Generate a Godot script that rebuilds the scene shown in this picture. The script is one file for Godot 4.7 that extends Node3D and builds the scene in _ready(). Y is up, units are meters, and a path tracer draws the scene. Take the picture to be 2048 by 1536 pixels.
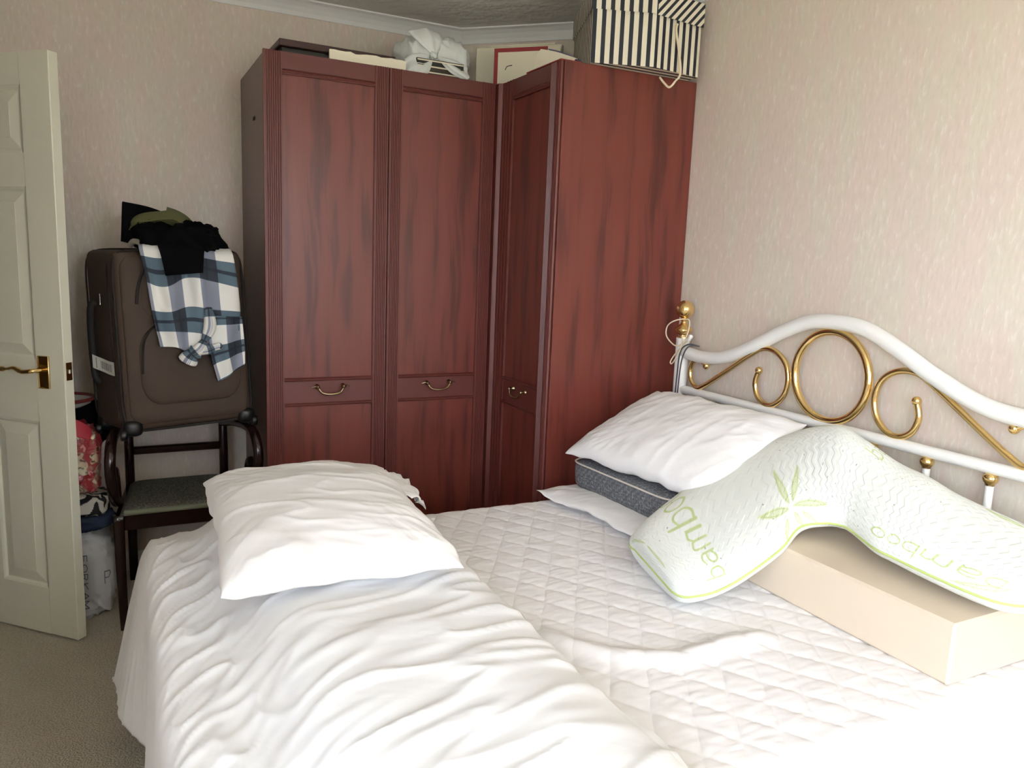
extends Node3D

# ---------------------------------------------------------------- mesh builder
class B:
	var p := PackedVector3Array()
	var uv := PackedVector2Array()
	var ix := PackedInt32Array()

	func _vol(from: int) -> float:
		var c := Vector3.ZERO
		var n := 0
		for k in range(from, ix.size()):
			c += p[ix[k]]
			n += 1
		c /= maxf(n, 1)
		var v := 0.0
		for k in range(from, ix.size(), 3):
			v += (p[ix[k]] - c).dot((p[ix[k + 2]] - c).cross(p[ix[k + 1]] - c))
		return v

	func orient(from: int, outward := true) -> void:
		if (_vol(from) < 0.0) == outward:
			for k in range(from, ix.size(), 3):
				var t := ix[k + 1]
				ix[k + 1] = ix[k + 2]
				ix[k + 2] = t

	func tri(a: Vector3, b: Vector3, c: Vector3) -> void:
		var k := p.size()
		p.append_array([a, b, c])
		uv.append_array([Vector2(a.x + a.z, a.y), Vector2(b.x + b.z, b.y), Vector2(c.x + c.z, c.y)])
		ix.append_array([k, k + 1, k + 2])

	func quad(a: Vector3, b: Vector3, c: Vector3, d: Vector3, ua := Vector2(0, 0), ub := Vector2(1, 0), uc := Vector2(1, 1), ud := Vector2(0, 1)) -> void:
		var k := p.size()
		p.append_array([a, b, c, d])
		uv.append_array([ua, ub, uc, ud])
		ix.append_array([k, k + 1, k + 2, k, k + 2, k + 3])

	# chamfered box between two corners
	func box(a: Vector3, b: Vector3, ch := 0.0, xf := Transform3D()) -> B:
		var lo := Vector3(minf(a.x, b.x), minf(a.y, b.y), minf(a.z, b.z))
		var hi := Vector3(maxf(a.x, b.x), maxf(a.y, b.y), maxf(a.z, b.z))
		ch = minf(ch, 0.49 * minf(hi.x - lo.x, minf(hi.y - lo.y, hi.z - lo.z)))
		var c := (lo + hi) * 0.5
		var h := (hi - lo) * 0.5
		var from := ix.size()
		for ax in 3:
			for s in [-1.0, 1.0]:
				var n := Vector3.ZERO
				n[ax] = s
				var q := []
				for k in [[-1, -1], [1, -1], [1, 1], [-1, 1]]:
					var o := Vector3.ZERO
					o[ax] = s * h[ax]
					o[(ax + 1) % 3] = k[0] * (h[(ax + 1) % 3] - ch)
					o[(ax + 2) % 3] = k[1] * (h[(ax + 2) % 3] - ch)
					q.append(xf * (c + o))
				if s > 0:
					quad(q[0], q[3], q[2], q[1])
				else:
					quad(q[0], q[1], q[2], q[3])
		if ch > 0.0:
			for ax in 3:
				var a1 := (ax + 1) % 3
				var a2 := (ax + 2) % 3
				for s in [-1.0, 1.0]:
					for t in [-1.0, 1.0]:
						var e := []
						for k in [[-1, 0], [1, 0], [1, 1], [-1, 1]]:
							var o := Vector3.ZERO
							o[ax] = k[0] * (h[ax] - ch)
							o[a1] = s * (h[a1] - (ch if k[1] else 0.0))
							o[a2] = t * (h[a2] - (0.0 if k[1] else ch))
							e.append(xf * (c + o))
						if s * t > 0:
							quad(e[0], e[1], e[2], e[3])
						else:
							quad(e[0], e[3], e[2], e[1])
			for sx in [-1.0, 1.0]:
				for sy in [-1.0, 1.0]:
					for sz in [-1.0, 1.0]:
						var u := c + Vector3(sx * h.x, sy * (h.y - ch), sz * (h.z - ch))
						var v := c + Vector3(sx * (h.x - ch), sy * h.y, sz * (h.z - ch))
						var w := c + Vector3(sx * (h.x - ch), sy * (h.y - ch), sz * h.z)
						if sx * sy * sz > 0:
							tri(xf * u, xf * w, xf * v)
						else:
							tri(xf * u, xf * v, xf * w)
		return self

	# smooth grid of rows of points
	func grid(rows: Array, wrap_u := false, flip := 0, us := Vector2(1, 1)) -> B:
		var nv := rows.size()
		var nu: int = rows[0].size()
		var k := p.size()
		var from := ix.size()
		for j in nv:
			p.append_array(rows[j])
			for i in nu:
				uv.append(Vector2(float(i) / (nu - 1) * us.x, float(j) / (nv - 1) * us.y))
		var mu := nu if wrap_u else nu - 1
		for j in nv - 1:
			for i in mu:
				var a := k + j * nu + i
				var b := k + j * nu + (i + 1) % nu
				ix.append_array([a, b, b + nu, a, b + nu, a + nu])
		if flip == 0:
			orient(from)
		elif flip < 0:
			for m in range(from, ix.size(), 3):
				var t := ix[m + 1]
				ix[m + 1] = ix[m + 2]
				ix[m + 2] = t
		return self

	# a sheet given thickness, closed at its borders
	func shell(rows: Array, th: float, us := Vector2(1, 1), down := false) -> B:
		var nv := rows.size()
		var nu: int = rows[0].size()
		var back := []
		for j in nv:
			var r := PackedVector3Array()
			r.resize(nu)
			for i in nu:
				var du: Vector3 = rows[j][mini(i + 1, nu - 1)] - rows[j][maxi(i - 1, 0)]
				var dv: Vector3 = rows[mini(j + 1, nv - 1)][i] - rows[maxi(j - 1, 0)][i]
				r[i] = rows[j][i] + (du.cross(dv).normalized()) * th * (-1.0 if down else 1.0)
			back.append(r)
		var from := ix.size()
		var base := p.size()
		grid(rows, false, 1, us)
		grid(back, false, -1, us)
		var off := nu * nv
		var loop := []
		for i in nu - 1:
			loop.append(i)
		for j in nv - 1:
			loop.append(j * nu + nu - 1)
		for i in nu - 1:
			loop.append((nv - 1) * nu + nu - 1 - i)
		for j in nv - 1:
			loop.append((nv - 1 - j) * nu)
		for m in loop.size():
			var a: int = base + loop[m]
			var b: int = base + loop[(m + 1) % loop.size()]
			ix.append_array([a, b + off, b, a, a + off, b + off])
		orient(from)
		return self

	func tube(path: Array, r, n := 12, closed := false, caps := true) -> B:
		var m := path.size()
		var rows := []
		var nrm := Vector3.ZERO
		for i in m:
			var t: Vector3
			if closed:
				t = (path[(i + 1) % m] - path[(i - 1 + m) % m]).normalized()
			else:
				t = (path[mini(i + 1, m - 1)] - path[maxi(i - 1, 0)]).normalized()
			if i == 0:
				nrm = t.cross(Vector3.UP if absf(t.y) < 0.9 else Vector3.RIGHT).normalized()
			else:
				nrm = (nrm - t * nrm.dot(t)).normalized()
			var bn := t.cross(nrm)
			var rad: float = r[i] if r is Array else r
			var row := PackedVector3Array()
			for k in n:
				var a := TAU * k / n
				row.append(path[i] + (nrm * cos(a) + bn * sin(a)) * rad)
			rows.append(row)
		if closed:
			rows.append(rows[0])
		elif caps:
			var r0 := PackedVector3Array()
			var r1 := PackedVector3Array()
			for k in n:
				r0.append(path[0])
				r1.append(path[m - 1])
			rows.push_front(r0)
			rows.append(r1)
		return grid(rows, true)

	func lathe(prof: Array, xf := Transform3D(), n := 24) -> B:
		var rows := []
		for q in prof:
			var row := PackedVector3Array()
			for k in n:
				var a := TAU * k / n
				row.append(xf * Vector3(q[0] * cos(a), q[1], q[0] * sin(a)))
			rows.append(row)
		return grid(rows, true)

	# polygon in the plane (ex, ey) at o, pushed along d
	func extrude(poly: PackedVector2Array, o: Vector3, ex: Vector3, ey: Vector3, d: Vector3) -> B:
		var from := ix.size()
		var t := Geometry2D.triangulate_polygon(poly)
		var f := func(q: Vector2) -> Vector3: return o + ex * q.x + ey * q.y
		var sgn := ex.cross(ey).dot(d) > 0.0
		var area := 0.0
		for k in poly.size():
			var a := poly[k]
			var b := poly[(k + 1) % poly.size()]
			area += a.x * b.y - b.x * a.y
		for k in range(0, t.size(), 3):
			var a: Vector3 = f.call(poly[t[k]])
			var b: Vector3 = f.call(poly[t[k + 1]])
			var c: Vector3 = f.call(poly[t[k + 2]])
			var up := (c - a).cross(b - a).dot(d) > 0.0
			if up:
				tri(a + d, b + d, c + d)
				tri(a, c, b)
			else:
				tri(a + d, c + d, b + d)
				tri(a, b, c)
		for k in poly.size():
			var a: Vector3 = f.call(poly[k])
			var b: Vector3 = f.call(poly[(k + 1) % poly.size()])
			if (area > 0.0) == sgn:
				quad(a, a + d, b + d, b)
			else:
				quad(a, b, b + d, a + d)
		return self

	func mesh() -> ArrayMesh:
		var nm := PackedVector3Array()
		nm.resize(p.size())
		for k in range(0, ix.size(), 3):
			var a := p[ix[k]]
			var n := (p[ix[k + 2]] - a).cross(p[ix[k + 1]] - a)
			nm[ix[k]] += n
			nm[ix[k + 1]] += n
			nm[ix[k + 2]] += n
		for k in nm.size():
			nm[k] = nm[k].normalized() if nm[k].length_squared() > 1e-20 else Vector3.UP
		var arr := []
		arr.resize(Mesh.ARRAY_MAX)
		arr[Mesh.ARRAY_VERTEX] = p
		arr[Mesh.ARRAY_NORMAL] = nm
		arr[Mesh.ARRAY_TEX_UV] = uv
		arr[Mesh.ARRAY_INDEX] = ix
		var m := ArrayMesh.new()
		m.add_surface_from_arrays(Mesh.PRIMITIVE_TRIANGLES, arr)
		return m

# ---------------------------------------------------------------- scene helpers
func part(parent: Node, called: String, b: B, m: Material, label := "") -> MeshInstance3D:
	var o := MeshInstance3D.new()
	o.name = called
	o.mesh = b.mesh()
	o.material_override = m
	parent.add_child(o, true)
	if label:
		o.set_meta("label", label)
	return o

func thing(called: String, label: String, category: String, at := Vector3.ZERO, group := "") -> Node3D:
	var o := Node3D.new()
	o.name = called
	add_child(o, true)
	o.position = at
	o.set_meta("label", label)
	o.set_meta("category", category)
	if group:
		o.set_meta("group", group)
	return o

func structure(called: String, b: B, m: Material, label := "", category := "") -> MeshInstance3D:
	var o := part(self, called, b, m, label)
	o.set_meta("kind", "structure")
	if category:
		o.set_meta("category", category)
	return o

func mat(c: Color, rough := 0.8, metal := 0.0, spec := 0.5) -> StandardMaterial3D:
	var m := StandardMaterial3D.new()
	m.albedo_color = c
	m.roughness = rough
	m.metallic = metal
	m.metallic_specular = spec
	return m

func rgb(r: float, g: float, b: float) -> Color:
	return Color(r / 255.0, g / 255.0, b / 255.0)

func noise(s: int, freq := 1.0, oct := 3) -> FastNoiseLite:
	var n := FastNoiseLite.new()
	n.seed = s
	n.noise_type = FastNoiseLite.TYPE_SIMPLEX_SMOOTH
	n.frequency = freq
	n.fractal_octaves = oct
	return n

func tex(im: Image) -> ImageTexture:
	return ImageTexture.create_from_image(im)

# Catmull-Rom through points
func curve(pts: Array, n: int, closed := false) -> Array:
	var out := []
	var m := pts.size()
	for k in n:
		var t := float(k) / (n if closed else n - 1) * (m if closed else m - 1)
		var i := int(floor(t))
		if not closed:
			i = mini(i, m - 2)
		var f := t - i
		var a = pts[(i - 1 + m) % m] if closed else pts[maxi(i - 1, 0)]
		var b = pts[i % m]
		var c = pts[(i + 1) % m] if closed else pts[i + 1]
		var d = pts[(i + 2) % m] if closed else pts[mini(i + 2, m - 1)]
		out.append(b.cubic_interpolate(c, a, d, f))
	return out

# Catmull-Rom surface through a net of points
func net(ctrl: Array, nu: int, nv: int) -> Array:
	var cols := []
	for r in ctrl:
		cols.append(curve(r, nu))
	var rows := []
	for j in nv:
		rows.append(PackedVector3Array())
	for i in nu:
		var c := []
		for r in cols:
			c.append(r[i])
		var s := curve(c, nv)
		for j in nv:
			rows[j].append(s[j])
	return rows

func ridge(n: FastNoiseLite, x: float, y: float) -> float:
	var v := 1.0 - absf(n.get_noise_2d(x, y)) * 2.2
	return maxf(v, 0.0) ** 2

func pixel_line(im: Image, a: Vector2, b: Vector2, w: float, c: Color) -> void:
	var lo := Vector2(minf(a.x, b.x), minf(a.y, b.y)) - Vector2(w + 1, w + 1)
	var hi := Vector2(maxf(a.x, b.x), maxf(a.y, b.y)) + Vector2(w + 1, w + 1)
	for y in range(maxi(0, int(lo.y)), mini(im.get_height(), int(hi.y) + 1)):
		for x in range(maxi(0, int(lo.x)), mini(im.get_width(), int(hi.x) + 1)):
			var q := Vector2(x + 0.5, y + 0.5)
			var d := q.distance_to(Geometry2D.get_closest_point_to_segment(q, a, b))
			var k := clampf(w * 0.5 + 0.5 - d, 0.0, 1.0) * c.a
			if k > 0.0:
				im.set_pixel(x, y, im.get_pixel(x, y).lerp(Color(c.r, c.g, c.b), k))

const GLYPH := {
	"o": [[0.5, 0.0, 0.15, 0.12, 0.05, 0.3, 0.15, 0.5, 0.5, 0.6, 0.8, 0.5, 0.9, 0.3, 0.8, 0.1, 0.5, 0.0]],
	"b": [[0.1, 1.0, 0.1, 0.0], [0.1, 0.05, 0.5, 0.0, 0.85, 0.12, 0.9, 0.3, 0.8, 0.5, 0.5, 0.6, 0.1, 0.55]],
	"a": [[0.15, 0.55, 0.5, 0.6, 0.8, 0.5, 0.85, 0.3, 0.85, 0.0], [0.85, 0.32, 0.4, 0.34, 0.12, 0.2, 0.2, 0.03, 0.5, 0.0, 0.85, 0.12]],
	"m": [[0.05, 0.0, 0.05, 0.6, 0.35, 0.58, 0.5, 0.45, 0.5, 0.0], [0.5, 0.45, 0.7, 0.6, 0.95, 0.5, 0.95, 0.0]],
	"E": [[0.8, 0.0, 0.1, 0.0, 0.1, 1.0, 0.8, 1.0], [0.1, 0.5, 0.7, 0.5]],
	"O": [[0.5, 0.0, 0.1, 0.2, 0.05, 0.5, 0.1, 0.8, 0.5, 1.0, 0.9, 0.8, 0.95, 0.5, 0.9, 0.2, 0.5, 0.0]],
	"R": [[0.1, 0.0, 0.1, 1.0, 0.7, 0.95, 0.8, 0.72, 0.6, 0.5, 0.1, 0.5], [0.5, 0.5, 0.9, 0.0]],
	"P": [[0.1, 0.0, 0.1, 1.0, 0.7, 0.95, 0.8, 0.72, 0.6, 0.5, 0.1, 0.5]],
	"K": [[0.1, 0.0, 0.1, 1.0], [0.85, 1.0, 0.1, 0.45, 0.9, 0.0]],
	"A": [[0.0, 0.0, 0.5, 1.0, 1.0, 0.0], [0.2, 0.4, 0.8, 0.4]],
	"M": [[0.05, 0.0, 0.1, 1.0, 0.5, 0.3, 0.9, 1.0, 0.95, 0.0]],
}

# letters drawn as strokes; at = start of the base line, ex / ey = one letter's width and height in pixels
func write(im: Image, text: String, at: Vector2, ex: Vector2, ey: Vector2, w: float, c: Color, slant := 0.0) -> void:
	for k in text.length():
		for s in GLYPH.get(text[k], []):
			var q := []
			for i in range(0, s.size(), 2):
				q.append(Vector2(s[i], s[i + 1]))
			if q.size() > 4 and text[k] == text[k].to_lower():   # round letters
				q = curve(q, 22)
			for i in q.size() - 1:
				var a: Vector2 = at + ex * (k * 1.15 + q[i].x + slant * q[i].y) + ey * q[i].y
				var b: Vector2 = at + ex * (k * 1.15 + q[i + 1].x + slant * q[i + 1].y) + ey * q[i + 1].y
				pixel_line(im, a, b, w, c)

func leaf(im: Image, a: Vector2, b: Vector2, wide: float, c: Color, filled := true) -> void:
	var n := (b - a).orthogonal().normalized()
	var last := [a, a]
	for k in range(1, 13):
		var t := k / 12.0
		var q := a.lerp(b, t)
		var h := sin(PI * t) * wide
		pixel_line(im, last[0], q + n * h, 3.0, c)
		pixel_line(im, last[1], q - n * h, 3.0, c)
		if filled:
			pixel_line(im, q + n * h, q - n * h, a.distance_to(b) / 12.0 + 2.0, Color(c.r, c.g, c.b, 0.45))
		last = [q + n * h, q - n * h]

func ball(b: B, c: Vector3, r: float, n := 16) -> void:
	var prof := []
	for k in 11:
		var a := -PI / 2 + PI * k / 10.0
		prof.append([r * cos(a), r * sin(a)])
	b.lathe(prof, Transform3D(Basis(), c), n)

# lumpy closed form
func blob(c: Vector3, r: Vector3, e1: float, e2: float, amp: float, freq: float, s: int, nu := 48, nv := 32, turn := 0.0) -> B:
	var n := noise(s, freq)
	var pw := func(v: float, e: float) -> float: return signf(v) * absf(v) ** e
	var rows := []
	var bs := Basis(Vector3.UP, turn)
	for j in nv + 1:
		var row := PackedVector3Array()
		var ph := -PI / 2 + PI * j / nv
		for i in nu + 1:
			var th := TAU * (i % nu) / nu
			var d := Vector3(pw.call(cos(ph), e1) * pw.call(cos(th), e2), pw.call(sin(ph), e1), pw.call(cos(ph), e1) * pw.call(sin(th), e2))
			var q := Vector3(d.x * r.x, d.y * r.y, d.z * r.z)
			var k := n.get_noise_3dv(q + c)
			q += d.normalized() * amp * (k + ridge(n, q.x * 2.0 + q.z, q.y) - 0.5)
			row.append(c + bs * q)
		rows.append(row)
	var b := B.new()
	b.grid(rows)
	return b

# pillow lying in its own x/z plane; top and bottom thickness apart; crease gives the depth of its wrinkles
func pillow(lx: float, lz: float, top: float, bottom: float, crease: float, s: int, plump := 0.5, pinch := 0.06, nx := 90, nz := 110) -> B:
	var n := noise(s, 1.0, 3)
	var n2 := noise(s + 7, 1.0, 2)
	var b := B.new()
	for side in [1.0, -1.0]:
		var rows := []
		for j in nz + 1:
			var row := PackedVector3Array()
			var v := -cos(PI * j / nz)
			for i in nx + 1:
				var u := -cos(PI * i / nx)
				var e := maxf((1.0 - absf(u) ** 2.4) * (1.0 - absf(v) ** 2.4), 0.0)
				var h := e ** plump
				var x := lx * 0.5 * u * (1.0 - pinch * (1.0 - v * v))
				var z := lz * 0.5 * v * (1.0 - pinch * (1.0 - u * u))
				var corner := (absf(u) * absf(v)) ** 1.5
				var w := ridge(n, x * 2.2 + z * 1.2, z * 7.0 - x * 2.0) * 0.7 + n2.get_noise_2d(x * 4.0, z * 4.0)
				w += corner * n.get_noise_2d(atan2(z, x) * 9.0, 3.0) * 1.5
				var wob := n2.get_noise_2d(x * 7.0 + 5.0, z * 7.0) * 0.012
				var y: float = (top if side > 0 else -bottom) * h + side * crease * w * minf(1.0, e * 6.0) + wob * (1.0 - h)
				row.append(Vector3(x + wob * 0.4 * absf(u), y, z + wob * 0.4 * absf(v)))
			rows.append(row)
		b.grid(rows, false, -1 if side > 0 else 1)
	return b

# ---------------------------------------------------------------- materials
var M := {}

func make_materials() -> void:
	M.white_cotton = mat(rgb(240, 238, 236), 0.9)
	M.duvet = mat(rgb(240, 240, 240), 0.9)
	M.quilt = mat(rgb(242, 239, 238), 0.9)
	M.foam = mat(rgb(220, 204, 182), 0.95)
	M.brass = mat(rgb(238, 208, 146), 0.12, 1.0)
	M.aged_brass = mat(rgb(150, 118, 70), 0.25, 1.0)
	M.antique = mat(rgb(176, 160, 128), 0.25, 1.0)
	M.steel = mat(rgb(190, 190, 190), 0.25, 1.0)
	M.white_enamel = mat(rgb(238, 237, 232), 0.28)
	M.white_enamel.clearcoat_enabled = true
	M.white_enamel.clearcoat = 0.4
	M.white_enamel.clearcoat_roughness = 0.1
	M.gloss_paint = mat(rgb(226, 225, 206), 0.35)
	M.skirting = mat(rgb(222, 222, 212), 0.4)
	M.cornice = mat(rgb(238, 240, 238), 0.85)
	M.black_cloth = mat(rgb(9, 9, 10), 0.95, 0.0, 0.2)
	M.black_plastic = mat(rgb(14, 14, 15), 0.4)
	M.mahogany = mat(rgb(30, 14, 12), 0.14)
	M.dark = mat(rgb(14, 12, 11), 0.8)
	M.cord = mat(rgb(226, 212, 184), 0.8)
	M.cable = mat(rgb(70, 66, 72), 0.5)
	M.paper = mat(rgb(236, 230, 206), 0.8)
	M.red_paper = mat(rgb(150, 50, 52), 0.6)
	M.purple_paper = mat(rgb(96, 88, 120), 0.6)
	M.plastic_bag = mat(rgb(228, 234, 230), 0.35)
	M.plastic_bag.backlight_enabled = true
	M.plastic_bag.backlight = Color(0.3, 0.3, 0.3)
	M.glass = mat(Color(1, 1, 1, 0.06), 0.02)
	M.glass.transparency = BaseMaterial3D.TRANSPARENCY_ALPHA
	M.upvc = mat(rgb(240, 240, 238), 0.4)

	# wallpaper: pale pinkish cream with upright silky flecks
	var sz := 512
	var fine := noise(11, 0.045, 4).get_seamless_image(sz, sz)
	var slow := noise(12, 0.006, 3).get_seamless_image(sz, sz)
	var im := Image.create(sz, sz, false, Image.FORMAT_RGB8)
	var rough := Image.create(sz, sz, false, Image.FORMAT_RGB8)
	for y in sz:
		for x in sz:
			var f := fine.get_pixel(x, y).r
			var g := slow.get_pixel(x, y).r
			var c := rgb(219, 210, 194).lerp(rgb(222, 206, 194), smoothstep(0.3, 0.7, g))
			var fl := smoothstep(0.62, 0.85, f)
			c = c.lerp(rgb(231, 223, 213), fl * 0.75).lerp(rgb(209, 199, 185), smoothstep(0.45, 0.2, f) * 0.35)
			im.set_pixel(x, y, c)
			var r := 0.6 - fl * 0.2
			rough.set_pixel(x, y, Color(r, r, r))
	M.wallpaper = mat(Color.WHITE, 1.0)
	M.wallpaper.albedo_texture = tex(im)
	M.wallpaper.roughness_texture = tex(rough)
	M.wallpaper.heightmap_enabled = true
	M.wallpaper.heightmap_texture = tex(fine)
	M.wallpaper.heightmap_scale = 0.06
	M.wallpaper.uv1_triplanar = true
	M.wallpaper.uv1_world_triplanar = true
	M.wallpaper.uv1_scale = Vector3(2.4, 0.7, 2.4)

	# artex ceiling
	M.ceiling = mat(rgb(243, 242, 234), 0.9)
	M.ceiling.heightmap_enabled = true
	M.ceiling.heightmap_texture = tex(noise(21, 0.02, 3).get_seamless_image(256, 256))
	M.ceiling.heightmap_scale = 0.5
	M.ceiling.uv1_triplanar = true
	M.ceiling.uv1_world_triplanar = true
	M.ceiling.uv1_scale = Vector3(2.5, 2.5, 2.5)

	# carpet
	var cp := noise(31, 0.12, 3).get_seamless_image(256, 256)
	var ci := Image.create(256, 256, false, Image.FORMAT_RGB8)
	for y in 256:
		for x in 256:
			ci.set_pixel(x, y, rgb(168, 160, 142).lerp(rgb(206, 198, 180), cp.get_pixel(x, y).r))
	M.carpet = mat(Color.WHITE, 0.98)
	M.carpet.albedo_texture = tex(ci)
	M.carpet.heightmap_enabled = true
	M.carpet.heightmap_texture = tex(cp)
	M.carpet.heightmap_scale = 0.5
	M.carpet.uv1_triplanar = true
	M.carpet.uv1_world_triplanar = true
	M.carpet.uv1_scale = Vector3(4, 4, 4)

	# mahogany-finish board: streaks run upright
	var n1 := noise(41, 1.0, 4)
	var n2 := noise(42, 1.0, 2)
	var wi := Image.create(512, 768, false, Image.FORMAT_RGB8)
	for y in 768:
		for x in 512:
			var u := x / 512.0
			var v := absf(y / 384.0 - 1.0) * 1.5   # mirrored, so that it repeats without a seam
			var wob := n2.get_noise_2d(u * 1.5, v * 0.9) * 0.035
			var s1 := n1.get_noise_2d((u + wob) * 8.0, v * 0.8)
			var s2 := n1.get_noise_2d((u - 1.0 + wob) * 8.0, v * 0.8)
			var s := lerpf(s1, s2, smoothstep(0.75, 1.0, u))
			var fine2 := n2.get_noise_2d(u * 90.0, v * 2.0 + 9.0)
			var dark := smoothstep(0.0, 0.6, s) * 0.55
			var c := rgb(114, 54, 45).lerp(rgb(64, 29, 26), clampf(dark + fine2 * 0.10, 0.0, 1.0))
			wi.set_pixel(x, y, c.lerp(rgb(126, 64, 50), clampf(-s * 0.8, 0.0, 0.4)))
	M.wood = mat(Color.WHITE, 0.34)
	M.wood.albedo_texture = tex(wi)
	M.wood.uv1_triplanar = true
	M.wood.uv1_world_triplanar = true
	M.wood.uv1_scale = Vector3(1.7, 0.5, 1.7)
	M.wood.uv1_offset = Vector3(0.15, 0.1, 0.3)
	M.wood_plain = mat(rgb(100, 48, 42), 0.42)
	M.wood_side = mat(rgb(84, 48, 38), 0.32)

	# suitcase cloth
	M.suitcase = mat(rgb(66, 52, 41), 0.7)
	M.suitcase.heightmap_enabled = true
	M.suitcase.heightmap_texture = tex(noise(51, 0.3, 2).get_seamless_image(256, 256))
	M.suitcase.heightmap_scale = 0.08
	M.suitcase.uv1_triplanar = true
	M.suitcase.uv1_scale = Vector3(6, 6, 6)
	M.piping = mat(rgb(24, 20, 18), 0.75)

	# brocade seat
	var bn := noise(61, 0.05, 3)
	bn.fractal_type = FastNoiseLite.FRACTAL_RIDGED
	var bi := Image.create(256, 256, false, Image.FORMAT_RGB8)
	for y in 256:
		for x in 256:
			bi.set_pixel(x, y, rgb(70, 69, 62).lerp(rgb(150, 150, 134), smoothstep(0.25, 0.75, bn.get_noise_2d(x, y * 1.6)) * 0.8))
	M.brocade = mat(Color.WHITE, 0.8)
	M.brocade.albedo_texture = tex(bi)
	M.brocade.uv1_triplanar = true
	M.brocade.uv1_scale = Vector3(3.5, 3.5, 3.5)
	M.seat_edge = mat(rgb(112, 118, 98), 0.85)

# ---------------------------------------------------------------- the build
func _ready() -> void:
	var cam := Camera3D.new()
	cam.name = "camera"
	cam.position = Vector3(0, 1.388, 0)
	cam.rotation = Vector3(-0.158550728, -0.477140504, 0.0396382299)
	cam.fov = rad_to_deg(2.0 * atan(768.0 / 1545.17))
	cam.near = 0.05
	add_child(cam)
	cam.make_current()

	var env := Environment.new()
	env.background_mode = Environment.BG_SKY
	var sky := Sky.new()
	var sm := ProceduralSkyMaterial.new()
	sm.sky_top_color = rgb(222, 234, 255)
	sm.sky_horizon_color = rgb(240, 246, 255)
	sm.ground_horizon_color = rgb(206, 206, 198)
	sm.ground_bottom_color = rgb(180, 178, 168)
	sky.sky_material = sm
	env.sky = sky
	env.background_energy_multiplier = 24.0
	env.tonemap_mode = Environment.TONE_MAPPER_LINEAR
	env.tonemap_exposure = 1.1
	env.sdfgi_enabled = true
	env.ssao_enabled = true
	env.ssil_enabled = true
	var we := WorldEnvironment.new()
	we.name = "world_environment"
	we.environment = env
	add_child(we)

	make_materials()
	build_room()
	build_door()
	build_wardrobe()
	build_bed()
	build_bedding()
	build_chair()
	build_suitcase()
	build_clothes()
	build_bags()
	build_wardrobe_top()

# room: x -0.75 .. 2.034, z -3.574 .. 1.0, ceiling 2.444
const XL := -0.76
const XR := 2.034
const ZB := -3.574
const ZF := 2.30
const YC := 2.444
const WF := Vector4(0.50, 1.30, 1.00, 2.25)   # front window: x from, x to, sill, head
const WL := Vector4(0.05, 1.85, 0.85, 2.30)   # left window: z from, z to, sill, head

func window(called: String, xf: Transform3D, w: float, h: float, lights: int) -> void:
	# local x along the wall, y up, z outwards; origin at the lower inner corner of the opening
	var t := Node3D.new()
	t.name = called
	t.set_meta("kind", "structure")
	add_child(t)
	t.transform = xf
	var z := 0.03
	var fr := B.new()
	fr.box(Vector3(0, 0, z), Vector3(0.05, h, z + 0.06), 0.006)
	fr.box(Vector3(w - 0.05, 0, z), Vector3(w, h, z + 0.06), 0.006)
	fr.box(Vector3(0.05, 0, z), Vector3(w - 0.05, 0.05, z + 0.06), 0.006)
	fr.box(Vector3(0.05, h - 0.05, z), Vector3(w - 0.05, h, z + 0.06), 0.006)
	var step := (w - 0.1) / lights
	for k in lights:
		if k > 0:
			fr.box(Vector3(0.05 + k * step - 0.025, 0.05, z), Vector3(0.05 + k * step + 0.025, h - 0.05, z + 0.06), 0.006)
		part(t, "pane", B.new().box(Vector3(0.05 + k * step + (0.026 if k > 0 else 0.001), 0.051, z + 0.028), Vector3(0.05 + (k + 1) * step - (0.026 if k < lights - 1 else 0.001), h - 0.051, z + 0.032)), M.glass)
	part(t, "window_frame", fr, M.upvc)
	part(t, "window_sill", B.new().box(Vector3(-0.05, -0.03, -0.06), Vector3(w + 0.05, 0.0, z), 0.006), M.upvc)

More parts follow.
